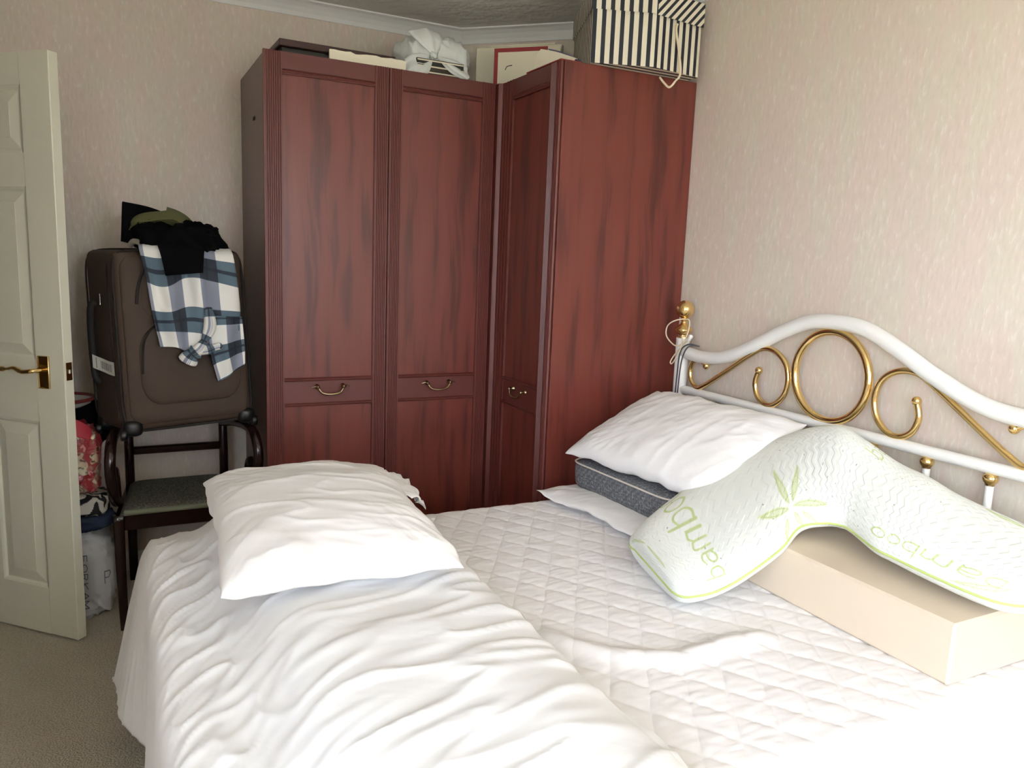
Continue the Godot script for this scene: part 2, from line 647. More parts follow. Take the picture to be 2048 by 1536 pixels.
func build_room() -> void:
	var fl := B.new()
	fl.box(Vector3(XL - 0.1, -0.1, ZB - 0.12), Vector3(XR + 0.12, 0, ZF + 0.2))
	fl.box(Vector3(-2.0, -0.1, ZB - 0.12), Vector3(XL - 0.1, 0, -1.5))
	structure("floor", fl, M.carpet, "beige fitted carpet")
	var cl := B.new()
	cl.box(Vector3(XL - 0.1, YC, ZB - 0.12), Vector3(XR + 0.12, YC + 0.1, ZF + 0.2))
	cl.box(Vector3(-2.0, YC, ZB - 0.12), Vector3(XL - 0.1, YC + 0.1, -1.5))
	structure("ceiling", cl, M.ceiling)
	structure("wall_back", B.new().box(Vector3(-2.0, 0, ZB - 0.12), Vector3(XR + 0.12, YC, ZB)), M.wallpaper)
	structure("wall_right", B.new().box(Vector3(XR, 0, ZB), Vector3(XR + 0.12, YC, ZF + 0.2)), M.wallpaper)
	var dg := B.new()
	dg.extrude(PackedVector2Array([Vector2(1.502, ZB), Vector2(XR, ZB), Vector2(XR, -3.042)]), Vector3.ZERO, Vector3.RIGHT, Vector3.BACK, Vector3(0, YC, 0))
	structure("wall_corner", dg, M.wallpaper)
	# left wall with the doorway the door leaf belongs to, and the landing behind it
	var lw := B.new()
	lw.box(Vector3(XL - 0.1, 0, ZB), Vector3(XL, YC, -3.50))
	lw.box(Vector3(XL - 0.1, 1.99, -3.50), Vector3(XL, YC, -2.70))
	lw.box(Vector3(XL - 0.1, 0, -2.70), Vector3(XL, YC, WL.x))
	lw.box(Vector3(XL - 0.1, 0, WL.x), Vector3(XL, WL.z, WL.y))
	lw.box(Vector3(XL - 0.1, WL.w, WL.x), Vector3(XL, YC, WL.y))
	lw.box(Vector3(XL - 0.1, 0, WL.y), Vector3(XL, YC, ZF))
	structure("wall_left", lw, M.wallpaper)
	var hw := B.new()
	hw.box(Vector3(-2.0, 0, ZB), Vector3(-1.9, YC, -1.5))
	hw.box(Vector3(-1.9, 0, -1.6), Vector3(XL - 0.1, YC, -1.5))
	structure("wall_landing", hw, M.wallpaper)
	# window walls beside and behind the camera
	var fw := B.new()
	fw.box(Vector3(XL - 0.1, 0, ZF), Vector3(WF.x, YC, ZF + 0.2))
	fw.box(Vector3(WF.y, 0, ZF), Vector3(XR + 0.12, YC, ZF + 0.2))
	fw.box(Vector3(WF.x, 0, ZF), Vector3(WF.y, WF.z, ZF + 0.2))
	fw.box(Vector3(WF.x, WF.w, ZF), Vector3(WF.y, YC, ZF + 0.2))
	structure("wall_front", fw, M.wallpaper)
	window("window_1", Transform3D(Basis(), Vector3(WF.x, WF.z, ZF)), WF.y - WF.x, WF.w - WF.z, 1)
	window("window_2", Transform3D(Basis(Vector3.BACK, Vector3.UP, Vector3.LEFT), Vector3(XL, WL.z, WL.x)), WL.y - WL.x, WL.w - WL.z, 2)
	# cove cornice
	var d := 0.059
	var cove := PackedVector2Array([Vector2(0, 0), Vector2(0, -d), Vector2(0.006, -d), Vector2(0.012, -d * 0.72), Vector2(0.027, -d * 0.42), Vector2(d * 0.75, -0.012), Vector2(d, -0.006), Vector2(d, 0)])
	structure("trim_1", B.new().extrude(cove, Vector3(XL, YC, ZB), Vector3.BACK, Vector3.UP, Vector3(1.515 - XL, 0, 0)), M.cornice)
	var dd := Vector3(1, 0, 1).normalized()
	var dn := Vector3(-1, 0, 1).normalized()
	structure("trim_2", B.new().extrude(cove, Vector3(1.490, YC, ZB - 0.012), dn, Vector3.UP, dd * 0.78), M.cornice)
	structure("trim_3", B.new().extrude(cove, Vector3(XR, YC, -3.06), Vector3.LEFT, Vector3.UP, Vector3(0, 0, ZF + 3.06)), M.cornice)
	# skirting boards
	var sk := PackedVector2Array([Vector2(0, 0), Vector2(0.016, 0), Vector2(0.016, 0.058), Vector2(0.012, 0.066), Vector2(0.010, 0.071), Vector2(0.004, 0.078), Vector2(0, 0.078)])
	structure("baseboard_back", B.new().extrude(sk, Vector3(XL, 0, ZB), Vector3.BACK, Vector3.UP, Vector3(0.48 - XL, 0, 0)), M.skirting)
	structure("baseboard_right", B.new().extrude(sk, Vector3(XR, 0, -2.4), Vector3.LEFT, Vector3.UP, Vector3(0, 0, ZF + 2.4)), M.skirting)

# six-panel door, standing open into the room; local x runs from the lock edge back to the hinge (negative), y up, z out of the seen face
func build_door() -> void:
	var t := Node3D.new()
	t.name = "door_1"
	t.set_meta("kind", "structure")
	t.set_meta("label", "cream six-panel door standing ajar")
	var dx := Vector3(0.26, 0, 0.263).normalized()
	add_child(t)
	t.transform = Transform3D(Basis(dx, Vector3.UP, dx.cross(Vector3.UP)), Vector3(-0.159, 0.008, -2.935))
	var W := 0.762
	var Ht := 1.972
	var th := 0.036
	var px := [[-0.125, -0.335], [-0.427, -0.637]]
	var py := [[0.172, 0.775], [0.985, 1.555], [1.660, 1.872]]
	var fr := B.new()
	fr.box(Vector3(-0.125, 0, -th), Vector3(0, Ht, 0), 0.002)
	fr.box(Vector3(-W, 0, -th), Vector3(-0.637, Ht, 0), 0.002)
	fr.box(Vector3(-0.427, 0.0, -th), Vector3(-0.335, Ht, 0))
	for c in px:
		fr.box(Vector3(c[1], 0, -th), Vector3(c[0], 0.172, 0))
		fr.box(Vector3(c[1], 0.775, -th), Vector3(c[0], 0.985, 0))
		fr.box(Vector3(c[1], 1.555, -th), Vector3(c[0], 1.660, 0))
		fr.box(Vector3(c[1], 1.872, -th), Vector3(c[0], Ht, 0))
	part(t, "door_frame", fr, M.gloss_paint)
	for c in px:
		for r in py:
			var b := B.new()
			for face in [1.0, -1.0]:
				var zf := 0.0 if face > 0 else -th
				var steps := [[0.0, 0.0], [0.008, -0.003], [0.014, -0.008], [0.018, -0.008], [0.050, -0.0015], [0.052, -0.0005]]
				for k in steps.size():
					var a: Array = steps[k]
					var e: Array = steps[mini(k + 1, steps.size() - 1)]
					var A := [Vector3(c[1] + a[0], r[0] + a[0], zf + face * a[1]), Vector3(c[0] - a[0], r[0] + a[0], zf + face * a[1]), Vector3(c[0] - a[0], r[1] - a[0], zf + face * a[1]), Vector3(c[1] + a[0], r[1] - a[0], zf + face * a[1])]
					if k == steps.size() - 1:
						if face > 0:
							b.quad(A[0], A[3], A[2], A[1])
						else:
							b.quad(A[0], A[1], A[2], A[3])
						break
					var E2 := [Vector3(c[1] + e[0], r[0] + e[0], zf + face * e[1]), Vector3(c[0] - e[0], r[0] + e[0], zf + face * e[1]), Vector3(c[0] - e[0], r[1] - e[0], zf + face * e[1]), Vector3(c[1] + e[0], r[1] - e[0], zf + face * e[1])]
					for q in 4:
						var q2 := (q + 1) % 4
						if face > 0:
							b.quad(A[q], E2[q], E2[q2], A[q2])
						else:
							b.quad(A[q], A[q2], E2[q2], E2[q])
			part(t, "panel", b, M.gloss_paint)
	# lever handles on both faces
	for face in [1.0, -1.0]:
		var z0 := 0.0 if face > 0 else -th
		var h := Node3D.new()
		h.name = "door_handle"
		h.set_meta("label", "brass scroll lever on a beaded plate")
		t.add_child(h, true)
		var pl := B.new()
		pl.box(Vector3(-0.108, 0.893, z0), Vector3(-0.062, 1.003, z0 + face * 0.005), 0.0015)
		part(h, "plate", pl, M.aged_brass)
		var rope := []
		for q in [Vector2(-0.107, 0.894), Vector2(-0.063, 0.894), Vector2(-0.063, 1.002), Vector2(-0.107, 1.002)]:
			rope.append(Vector3(q.x, q.y, z0 + face * 0.005))
		part(h, "plate_border", B.new().tube([rope[0], rope[1], rope[2], rope[3], rope[0]], 0.0026, 8), M.brass)
		var lv := curve([Vector3(-0.085, 0.957, z0), Vector3(-0.085, 0.957, z0 + face * 0.03), Vector3(-0.092, 0.956, z0 + face * 0.046), Vector3(-0.125, 0.952, z0 + face * 0.05), Vector3(-0.145, 0.957, z0 + face * 0.05), Vector3(-0.165, 0.962, z0 + face * 0.05), Vector3(-0.190, 0.957, z0 + face * 0.05), Vector3(-0.212, 0.955, z0 + face * 0.05), Vector3(-0.226, 0.957, z0 + face * 0.05)], 40)
		var rr := []
		for k in 40:
			var s := k / 39.0
			rr.append(0.008 if s < 0.45 else lerpf(0.009, 0.0045, (s - 0.45) / 0.35) if s < 0.8 else 0.0045 + 0.0055 * sin(PI * clampf((s - 0.8) / 0.2, 0, 0.97)))
		part(h, "lever", B.new().tube(lv, rr, 12), M.brass)
	part(t, "latch_plate", B.new().box(Vector3(0, 0.925, -0.029), Vector3(0.0015, 0.985, -0.007)), M.aged_brass)
	part(t, "latch_bolt", B.new().box(Vector3(0, 0.947, -0.024), Vector3(0.009, 0.963, -0.012), 0.003), M.steel)

# upright stile with flutes on its front; at o, ex across, n out of the face
func stile(o: Vector3, ex: Vector3, n: Vector3, w: float, h: float, th: float, flutes: int) -> B:
	var pts := PackedVector2Array([Vector2(0, -th), Vector2(0, 0)])
	var m := 0.006
	var step := (w - 2 * m) / flutes
	for k in flutes:
		var x := m + k * step
		pts.append_array([Vector2(x + step * 0.08, 0), Vector2(x + step * 0.3, -0.0028), Vector2(x + step * 0.7, -0.0028), Vector2(x + step * 0.92, 0)])
	pts.append_array([Vector2(w, 0), Vector2(w, -th)])
	return B.new().extrude(pts, o, ex, n, Vector3(0, h, 0))

# moulded strip running along ex
func moulding(o: Vector3, ex: Vector3, n: Vector3, w: float, hgt: float) -> B:
	var pr := PackedVector2Array([Vector2(-0.006, 0), Vector2(0.001, 0), Vector2(0.003, hgt * 0.2), Vector2(0.0, hgt * 0.35), Vector2(0.0, hgt * 0.5), Vector2(0.003, hgt * 0.65), Vector2(0.0, hgt * 0.85), Vector2(-0.006, hgt)])
	return B.new().extrude(pr, o, n, Vector3.UP, ex * w)

func pull(parent: Node, c: Vector3, ex: Vector3, n: Vector3) -> void:
	var h := B.new()
	var path := curve([c - ex * 0.062 + n * 0.014 + Vector3(0, 0.013, 0), c - ex * 0.050 + n * 0.020 + Vector3(0, 0.008, 0), c - ex * 0.034 + n * 0.024 - Vector3(0, 0.012, 0), c + n * 0.026 - Vector3(0, 0.018, 0), c + ex * 0.034 + n * 0.024 - Vector3(0, 0.012, 0), c + ex * 0.050 + n * 0.020 + Vector3(0, 0.008, 0), c + ex * 0.062 + n * 0.014 + Vector3(0, 0.013, 0)], 28)
	var rr := []
	for k in 28:
		var s := absf(k / 27.0 - 0.5) * 2.0
		rr.append(0.0048 - 0.0014 * s if s < 0.8 else 0.003)
	h.tube(path, rr, 10)
	for s in [-1.0, 1.0]:
		h.lathe([[0.0, 0.0], [0.010, 0.0], [0.010, 0.002], [0.006, 0.006], [0.005, 0.016], [0.007, 0.020], [0.006, 0.025], [0.0, 0.027]], Transform3D(Basis(ex, n, ex.cross(n)), c + ex * s * 0.050 + Vector3(0, 0.010, 0)), 14)
		h.tube([c + ex * s * 0.060 + n * 0.014 + Vector3(0, 0.012, 0), c + ex * s * 0.074 + n * 0.012 + Vector3(0, 0.009, 0)], [0.004, 0.0015], 8)
	part(parent, "handle", h, M.antique, "antique brass bow handle")

func cupboard_door(t: Node3D, o: Vector3, ex: Vector3, n: Vector3, w: float, sl: float, sr: float, hz: float, fl: int, fr: int) -> void:
	# o = lower left of the door's face, ex across, n out of the face
	var d := Node3D.new()
	d.name = "door"
	t.add_child(d, true)
	var th := 0.02
	var top := 2.088
	var y0 := o.y
	part(d, "stile", stile(o, ex, n, sl, top - y0, th, fl), M.wood_plain)
	part(d, "stile", stile(o + ex * (w - sr), ex, n, sr, top - y0, th, fr), M.wood_plain)
	var pw := w - sl - sr
	var bx := func(called: String, ya: float, yb: float, depth: float, m: Material) -> void:
		var b := B.new()
		b.box(Vector3(0, ya, -th), Vector3(pw, yb, -depth), 0.0, Transform3D(Basis(ex, Vector3.UP, n), Vector3(o.x, 0, o.z) + ex * sl))
		part(d, called, b, m)
	bx.call("panel", y0 + 0.08, 0.804, 0.009, M.wood)
	bx.call("panel", 0.912, 2.013, 0.009, M.wood)
	bx.call("rail", y0, y0 + 0.08, 0.002, M.wood_plain)
	bx.call("rail", 0.815, 0.901, 0.004, M.wood_plain)
	bx.call("rail", 2.030, top, 0.003, M.wood_plain)
	for y in [0.803, 0.900]:
		part(d, "moulding", moulding(Vector3(o.x, y, o.z) + ex * sl, ex, n, pw, 0.013), M.wood_plain)
	part(d, "moulding", moulding(Vector3(o.x, 2.012, o.z) + ex * sl, ex, n, pw, 0.018), M.wood_plain)
	pull(d, Vector3(o.x, 0.868, o.z) + ex * hz, ex, n)

func build_wardrobe() -> void:
	var t := thing("wardrobe", "tall mahogany wardrobe with two fluted panel doors beside the suitcase", "wardrobe", Vector3(0.95, 0, -3.26))
	var q := -t.position
	var body := B.new()
	body.box(Vector3(0.502, 0.0, -3.555) + q, Vector3(1.404, 2.090, -2.977) + q, 0.002)
	part(t, "body", body, M.wood_side)
	var x0 := 0.494
	cupboard_door(t, Vector3(x0, 0.06, -2.955) + q, Vector3.RIGHT, Vector3.BACK, 0.953 - x0, 0.066, 0.053, 0.732 - x0, 7, 6)
	cupboard_door(t, Vector3(0.957, 0.06, -2.955) + q, Vector3.RIGHT, Vector3.BACK, 0.443, 0.052, 0.055, 0.222, 6, 6)
	part(t, "slot", B.new().box(Vector3(0.499, 1.880, -3.225) + q, Vector3(0.5035, 1.892, -3.195) + q), M.dark, "small dark slot near the top of the side")

	var c := thing("corner_wardrobe", "mahogany corner wardrobe with a plain end panel beside the bed head", "wardrobe", Vector3(1.75, 0, -2.9))
	var k := -c.position
	var poly := PackedVector2Array([Vector2(1.442, -3.555), Vector2(1.488, -3.555), Vector2(2.018, -3.030), Vector2(2.028, -2.495), Vector2(1.442, -2.495)])
	for i in poly.size():
		poly[i] += Vector2(k.x, k.z)
	part(c, "body", B.new().extrude(poly, Vector3.ZERO, Vector3.RIGHT, Vector3.BACK, Vector3(0, 2.090, 0)), M.wood_side)
	part(c, "end_panel", B.new().box(Vector3(1.440, 0, -2.495) + k, Vector3(2.032, 2.092, -2.477) + k, 0.0015), M.wood)
	# filler strips where the two units meet
	var fp := B.new()
	fp.extrude(PackedVector2Array([Vector2(1.4065, -2.975), Vector2(1.4065, -2.940), Vector2(1.412, -2.936), Vector2(1.4215, -2.930), Vector2(1.4215, -2.925), Vector2(1.442, -2.925), Vector2(1.442, -2.975)]), k, Vector3.RIGHT, Vector3.BACK, Vector3(0, 2.088, 0))
	part(c, "filler_strip", fp, M.wood_plain)
	cupboard_door(c, Vector3(1.4215, 0.06, -2.923) + k, Vector3.BACK, Vector3.LEFT, 0.427, 0.085, 0.050, 0.24, 3, 5)
	# beads on the front corner
	var bd := B.new()
	bd.tube([Vector3(1.4325, 0, -2.486) + k, Vector3(1.4325, 2.090, -2.486) + k], 0.0075, 10)
	bd.tube([Vector3(1.428, 0, -2.492) + k, Vector3(1.428, 2.090, -2.492) + k], 0.005, 8)
	part(c, "corner_bead", bd, M.wood_plain)

func mirror_z(pts: Array, zc: float) -> Array:
	var out := []
	for q in pts:
		out.append(Vector3(q.x, q.y, 2.0 * zc - q.z))
	return out

func build_bed() -> void:
	var X := 1.95
	var zc := -1.645
	var t := thing("bed_frame", "double bed base with white metal headboard and brass scrolls", "bed", Vector3(1.0, 0, zc))
	var o := Vector3(-1.0, 0, -zc)
	part(t, "base", B.new().box(Vector3(0.06, 0.05, -2.30) + o, Vector3(1.90, 0.30, -0.90) + o, 0.01), mat(rgb(206, 196, 178), 0.9))
	for z in [-2.2, -1.1]:
		for x in [0.15, 1.8]:
			part(t, "castor", B.new().lathe([[0.0, 0.0], [0.022, 0.0], [0.025, 0.025], [0.015, 0.05], [0.0, 0.05]], Transform3D(Basis(), Vector3(x, 0, z) + o), 14), M.black_plastic)
	for s in [0, 1]:
		var z := -2.348 if s == 0 else 2 * zc + 2.348
		part(t, "post", B.new().lathe([[0.0, 0.0], [0.026, 0.0], [0.026, 1.118], [0.0, 1.120]], Transform3D(Basis(), Vector3(X, 0, z) + o), 20), M.white_enamel)
		var fin := [[0.0, 0.0], [0.022, 0.0], [0.024, 0.010], [0.017, 0.016], [0.019, 0.020], [0.031, 0.028], [0.034, 0.036], [0.033, 0.042], [0.022, 0.054], [0.012, 0.064], [0.011, 0.072], [0.018, 0.076], [0.018, 0.080], [0.011, 0.084]]
		for k in 13:
			var a := -1.25 + (PI / 2 + 1.25) * k / 12.0
			fin.append([0.035 * cos(a), 0.116 + 0.035 * sin(a)])
		part(t, "finial", B.new().lathe(fin, Transform3D(Basis(), Vector3(X, 1.112, z) + o), 28), M.brass, "polished brass ball finial")
	var half := [Vector3(X, 1.066, -2.330), Vector3(X, 1.058, -2.235), Vector3(X, 1.072, -2.12), Vector3(X, 1.124, -1.985), Vector3(X, 1.192, -1.85), Vector3(X, 1.232, -1.745)]
	var rail := half.duplicate()
	rail.append(Vector3(X, 1.241, zc))
	var mh := mirror_z(half, zc)
	mh.reverse()
	rail.append_array(mh)
	var rp := []
	for q in curve(rail, 90):
		rp.append(q + o)
	part(t, "top_rail", B.new().tube(rp, 0.0235, 18), M.white_enamel)
	part(t, "lower_rail", B.new().tube([Vector3(X, 0.920, -2.345) + o, Vector3(X, 0.920, zc) + o, Vector3(X, 0.920, 2 * zc + 2.345) + o], 0.0165, 16), M.white_enamel)
	part(t, "bottom_rail", B.new().tube([Vector3(X, 0.42, -2.345) + o, Vector3(X, 0.42, 2 * zc + 2.345) + o], 0.0165, 16), M.white_enamel)
	for k in 7:
		var z := zc + (k - 3) * 0.1735
		var sp := part(t, "spindle", B.new().tube([Vector3(X, 0.42, z) + o, Vector3(X, 0.885, z) + o], 0.0105, 12), M.white_enamel)
		var cb := B.new()
		cb.lathe([[0.0, -0.018], [0.011, -0.018], [0.012, -0.013], [0.017, -0.008], [0.019, 0.0], [0.017, 0.008], [0.012, 0.012], [0.009, 0.016], [0.0, 0.016]], Transform3D(Basis(), Vector3(X, 0.892, z) + o), 18)
		part(sp, "collar", cb, M.brass, "brass ball collar")
	var ring := []
	for k in 64:
		var a := TAU * k / 64
		ring.append(Vector3(X, 1.0735 + 0.1385 * sin(a), zc + 0.1385 * cos(a)) + o)
	part(t, "ring", B.new().tube(ring, 0.0125, 14, true), M.brass, "large brass ring")
	var sc := [Vector3(X, 1.029, -2.205), Vector3(X, 1.045, -2.235), Vector3(X, 1.040, -2.272), Vector3(X, 1.005, -2.292), Vector3(X, 0.962, -2.282), Vector3(X, 0.940, -2.245), Vector3(X, 0.956, -2.205), Vector3(X, 1.000, -2.135), Vector3(X, 1.050, -2.06), Vector3(X, 1.100, -1.985), Vector3(X, 1.127, -1.93), Vector3(X, 1.122, -1.870), Vector3(X, 1.088, -1.825), Vector3(X, 1.035, -1.8085), Vector3(X, 0.982, -1.822), Vector3(X, 0.946, -1.86), Vector3(X, 0.940, -1.90), Vector3(X, 0.962, -1.937), Vector3(X, 1.005, -1.952), Vector3(X, 1.050, -1.940)]
	for s in [0, 1]:
		var pts := sc if s == 0 else mirror_z(sc, zc)
		var path := []
		for q in curve(pts, 120):
			path.append(q + o)
		var b := B.new()
		b.tube(path, 0.0095, 12)
		ball(b, path[0], 0.0135)
		ball(b, path[-1], 0.0135)
		part(t, "scroll", b, M.brass, "brass S-shaped scroll")
	# cords looped over the far post
	var cd := thing("light_cord", "cream pull cord looped round the brass finial of the bed post", "cord")
	var loop := curve([Vector3(1.915, 1.185, -2.358), Vector3(1.905, 1.16, -2.392), Vector3(1.905, 1.12, -2.392), Vector3(1.905, 1.09, -2.335), Vector3(1.915, 1.11, -2.300), Vector3(1.93, 1.16, -2.295), Vector3(1.94, 1.192, -2.315)], 40, true)
	part(cd, "loop", B.new().tube(loop, 0.0026, 8, true), M.cord)
	part(cd, "tail", B.new().tube(curve([Vector3(1.905, 1.135, -2.30), Vector3(1.905, 1.10, -2.30), Vector3(1.908, 1.06, -2.32), Vector3(1.908, 1.02, -2.350), Vector3(1.908, 1.025, -2.362), Vector3(1.908, 1.06, -2.335), Vector3(1.908, 1.10, -2.29), Vector3(1.908, 1.122, -2.262)], 40), 0.0026, 8), M.cord)
	part(cd, "toggle", B.new().lathe([[0.0, 0.0], [0.007, 0.0], [0.009, 0.022], [0.004, 0.026], [0.0, 0.026]], Transform3D(Basis(Vector3(1, 0, 0), -0.0).rotated(Vector3.RIGHT, 0.6), Vector3(1.908, 1.118, -2.266)), 12), M.white_enamel)
	var cb2 := thing("cable", "thin grey cable hanging down the headboard post", "cable")
	part(cb2, "strand", B.new().tube(curve([Vector3(1.955, 1.096, -2.265), Vector3(1.925, 1.10, -2.285), Vector3(1.912, 1.07, -2.312), Vector3(1.912, 0.98, -2.322), Vector3(1.912, 0.80, -2.328), Vector3(1.92, 0.58, -2.336)], 40), 0.003, 8), M.cable)
	part(cb2, "strand", B.new().tube(curve([Vector3(1.957, 1.096, -2.258), Vector3(1.922, 1.093, -2.278), Vector3(1.914, 1.05, -2.300), Vector3(1.914, 0.96, -2.312), Vector3(1.914, 0.80, -2.316), Vector3(1.92, 0.58, -2.326)], 40), 0.0026, 8), M.cable)

func mattress_y(x: float, z: float) -> float:
	return 0.552

func build_bedding() -> void:
	# ---- mattress with its quilted cover
	var mt := thing("mattress", "white mattress in a quilted diamond-stitched cover", "mattress", Vector3(1.0, 0.30, -1.645))
	var o := -mt.position
	part(mt, "mattress_body", B.new().box(Vector3(0.05, 0.302, -2.29) + o, Vector3(1.90, 0.535, -0.855) + o, 0.03), M.white_cotton)
	var nq := noise(71, 1.0, 3)
	var fold := [Vector2(0.80, -1.44), Vector2(0.866, -1.327), Vector2(0.94, -1.244), Vector2(1.042, -1.190), Vector2(1.165, -1.201), Vector2(1.28, -1.200), Vector2(1.36, -1.19)]
	var x0 := 0.60
	var x1 := 1.915
	var nx := 300
	var nz := 380
	var rows := []
	# v runs down the near side, over the top and down the far side
	for j in nz + 1:
		var row := PackedVector3Array()
		var s := 0.30 * -1.0 + (0.30 + 1.48 + 0.24) * j / nz   # arc length from the near top edge
		for i in nx + 1:
			var x := lerpf(x0, x1, float(i) / nx)
			var z: float
			var y: float
			var r := 0.045
			if s < 0.0:
				var k := clampf(-s / (r * 1.57), 0.0, 1.0)
				z = -0.82 - r * (1.0 - sin(k * PI / 2))
				y = 0.552 - r * (1.0 - cos(k * PI / 2)) - maxf(0.0, -s - r * 1.57)
				var low := clampf((0.5 - y) / 0.25, 0.0, 1.0)
				z += low * (0.014 * sin(x * 23.0 + 1.0) + 0.010 * nq.get_noise_2d(x * 5.0, 2.0)) + low * 0.012
				# the hem climbs towards the headboard
				y = maxf(y, 0.22 + smoothstep(1.72, 1.93, x) * 0.20)
			elif s > 1.395:
				var e := s - 1.395
				var k := clampf(e / (r * 1.57), 0.0, 1.0)
				z = -0.865 - 1.395 - r * sin(k * PI / 2)
				y = 0.552 - r * (1.0 - cos(k * PI / 2)) - maxf(0.0, e - r * 1.57)
			else:
				z = -0.865 - s
				y = 0.552
			if s > -0.06 and s < 1.445:
				var q := 0.0
				var wx := x + 0.004 * nq.get_noise_2d(x * 6.0, z * 6.0)
				var wz := z + 0.004 * nq.get_noise_2d(z * 6.0 + 9.0, x * 6.0)
				var f1 := (wx * 0.839 + wz * 0.545) / 0.077
				var f2 := (wx * 0.839 - wz * 0.545) / 0.077
				var d1 := absf(f1 - roundf(f1)) * 0.077
				var d2 := absf(f2 - roundf(f2)) * 0.077
				q = (1.0 - exp(-d1 / 0.007)) * (1.0 - exp(-d2 / 0.007)) * 0.0036
				# pulls along the bed across each diamond
				q += ridge(nq, x * 5.0 + 3.0, z * 30.0) * 0.0014 + ridge(nq, x * 3.0 - z * 2.0, z * 12.0 + 5.0) * 0.0012
				# a long loose fold near the middle
				var best := 1.0
				for m in fold.size() - 1:
					best = minf(best, Vector2(x, z).distance_to(Geometry2D.get_closest_point_to_segment(Vector2(x, z), fold[m], fold[m + 1])))
				var endf := smoothstep(1.36, 1.22, x) * smoothstep(0.79, 0.86, x)
				q += 0.017 * exp(-pow(best / 0.030, 2.0)) * endf
				q += 0.004 * nq.get_noise_2d(x * 1.6, z * 1.6)
				y += q * smoothstep(-0.06, 0.0, s) * smoothstep(1.445, 1.385, s)
			row.append(Vector3(x, y, z) + o)
		rows.append(row)
	part(mt, "quilted_cover", B.new().shell(rows, 0.004), M.quilt)

	# ---- foam block
	var fb := thing("foam_block", "cream upholstery foam block on the bed under the V-shaped pillow", "foam block", Vector3(1.69, 0.56, -1.25))
	part(fb, "block", B.new().box(Vector3(1.488, 0.560, -1.62) - fb.position, Vector3(1.90, 0.696, -0.885) - fb.position, 0.006), M.foam)

	# ---- V-shaped pillow
	var O := [Vector3(1.262, 0.606, -1.655), Vector3(1.268, 0.608, -1.690), Vector3(1.30, 0.622, -1.708), Vector3(1.375, 0.665, -1.725), Vector3(1.575, 0.74, -1.765), Vector3(1.76, 0.81, -1.765), Vector3(1.84, 0.875, -1.685), Vector3(1.868, 0.920, -1.60), Vector3(1.872, 0.940, -1.51), Vector3(1.870, 0.915, -1.42), Vector3(1.870, 0.877, -1.32), Vector3(1.870, 0.86, -1.23), Vector3(1.870, 0.834, -1.138), Vector3(1.870, 0.811, -0.986), Vector3(1.870, 0.80, -0.88), Vector3(1.860, 0.795, -0.82), Vector3(1.83, 0.79, -0.790)]
	var I := [Vector3(1.195, 0.598, -1.410), Vector3(1.200, 0.598, -1.378), Vector3(1.225, 0.602, -1.360), Vector3(1.275, 0.612, -1.345), Vector3(1.325, 0.650, -1.315), Vector3(1.445, 0.705, -1.315), Vector3(1.548, 0.738, -1.352), Vector3(1.602, 0.752, -1.325), Vector3(1.622, 0.755, -1.295), Vector3(1.622, 0.755, -1.262), Vector3(1.578, 0.75, -1.155), Vector3(1.572, 0.748, -1.10), Vector3(1.566, 0.746, -1.035), Vector3(1.560, 0.744, -0.93), Vector3(1.570, 0.742, -0.865), Vector3(1.60, 0.742, -0.828), Vector3(1.64, 0.745, -0.808)]
	var ns := 150
	var oc := curve(O, ns)
	var ic := curve(I, ns)
	var vr := []
	var mm := 56
	for k in ns:
		var row := PackedVector3Array()
		var s := float(k) / (ns - 1)
		var mid: Vector3 = (oc[k] + ic[k]) * 0.5
		var acr: Vector3 = oc[k] - ic[k]
		var k0 := maxi(mini(k, ns - 16) - 8, 0)
		var k1 := mini(k0 + 16, ns - 1)
		var tan: Vector3 = ((oc[k1] + ic[k1]) - (oc[k0] + ic[k0])).normalized()
		var up := acr.cross(tan).normalized()
		if up.y < 0:
			up = -up
		var endr := minf(1.0, minf(s, 1.0 - s) / 0.13)
		var T := 0.046 * sqrt(maxf(0.0, 1.0 - (1.0 - endr) ** 2)) + 0.001
		for i in mm + 1:
			var a := TAU * (i % mm) / mm
			var c := cos(a)
			var sn := sin(a)
			var tt := signf(c) * absf(c) ** 0.75
			row.append(mid + acr * 0.5 * tt + up * T * signf(sn) * absf(sn) ** 0.75)
		vr.append(row)
	var vp := thing("v_pillow", "V-shaped pale green bamboo-print pillow leaning on the headboard", "pillow", Vector3(1.6, 0.56, -1.4))
	for k in vr.size():
		for i in vr[k].size():
			vr[k][i] -= vp.position
	# print: u runs round the section (first half is the upper face, from the outer rim to the inner one), v along the V
	var pi := Image.create(768, 1536, false, Image.FORMAT_RGB8)
	pi.fill(rgb(241, 245, 239))
	var gr := rgb(202, 217, 158)
	var P := func(s: float, t: float) -> Vector2: return Vector2(t * 384.0, s * 1536.0)
	# cover texture coordinates: t across 0 outer .. 1 inner, s along 0 .. 1
	write(pi, "bamboo", P.call(0.225, 0.88), P.call(0.0, -0.112), P.call(-0.045, 0.0), 5.0, gr, 0.2)
	write(pi, "bamboo", P.call(0.885, 0.76), P.call(-0.040, 0.0), P.call(0.0, 0.15), 5.0, gr, 0.2)
	write(pi, "bam", P.call(0.60, 0.34), P.call(0.0, -0.10), P.call(-0.035, 0.0), 4.0, gr, 0.2)
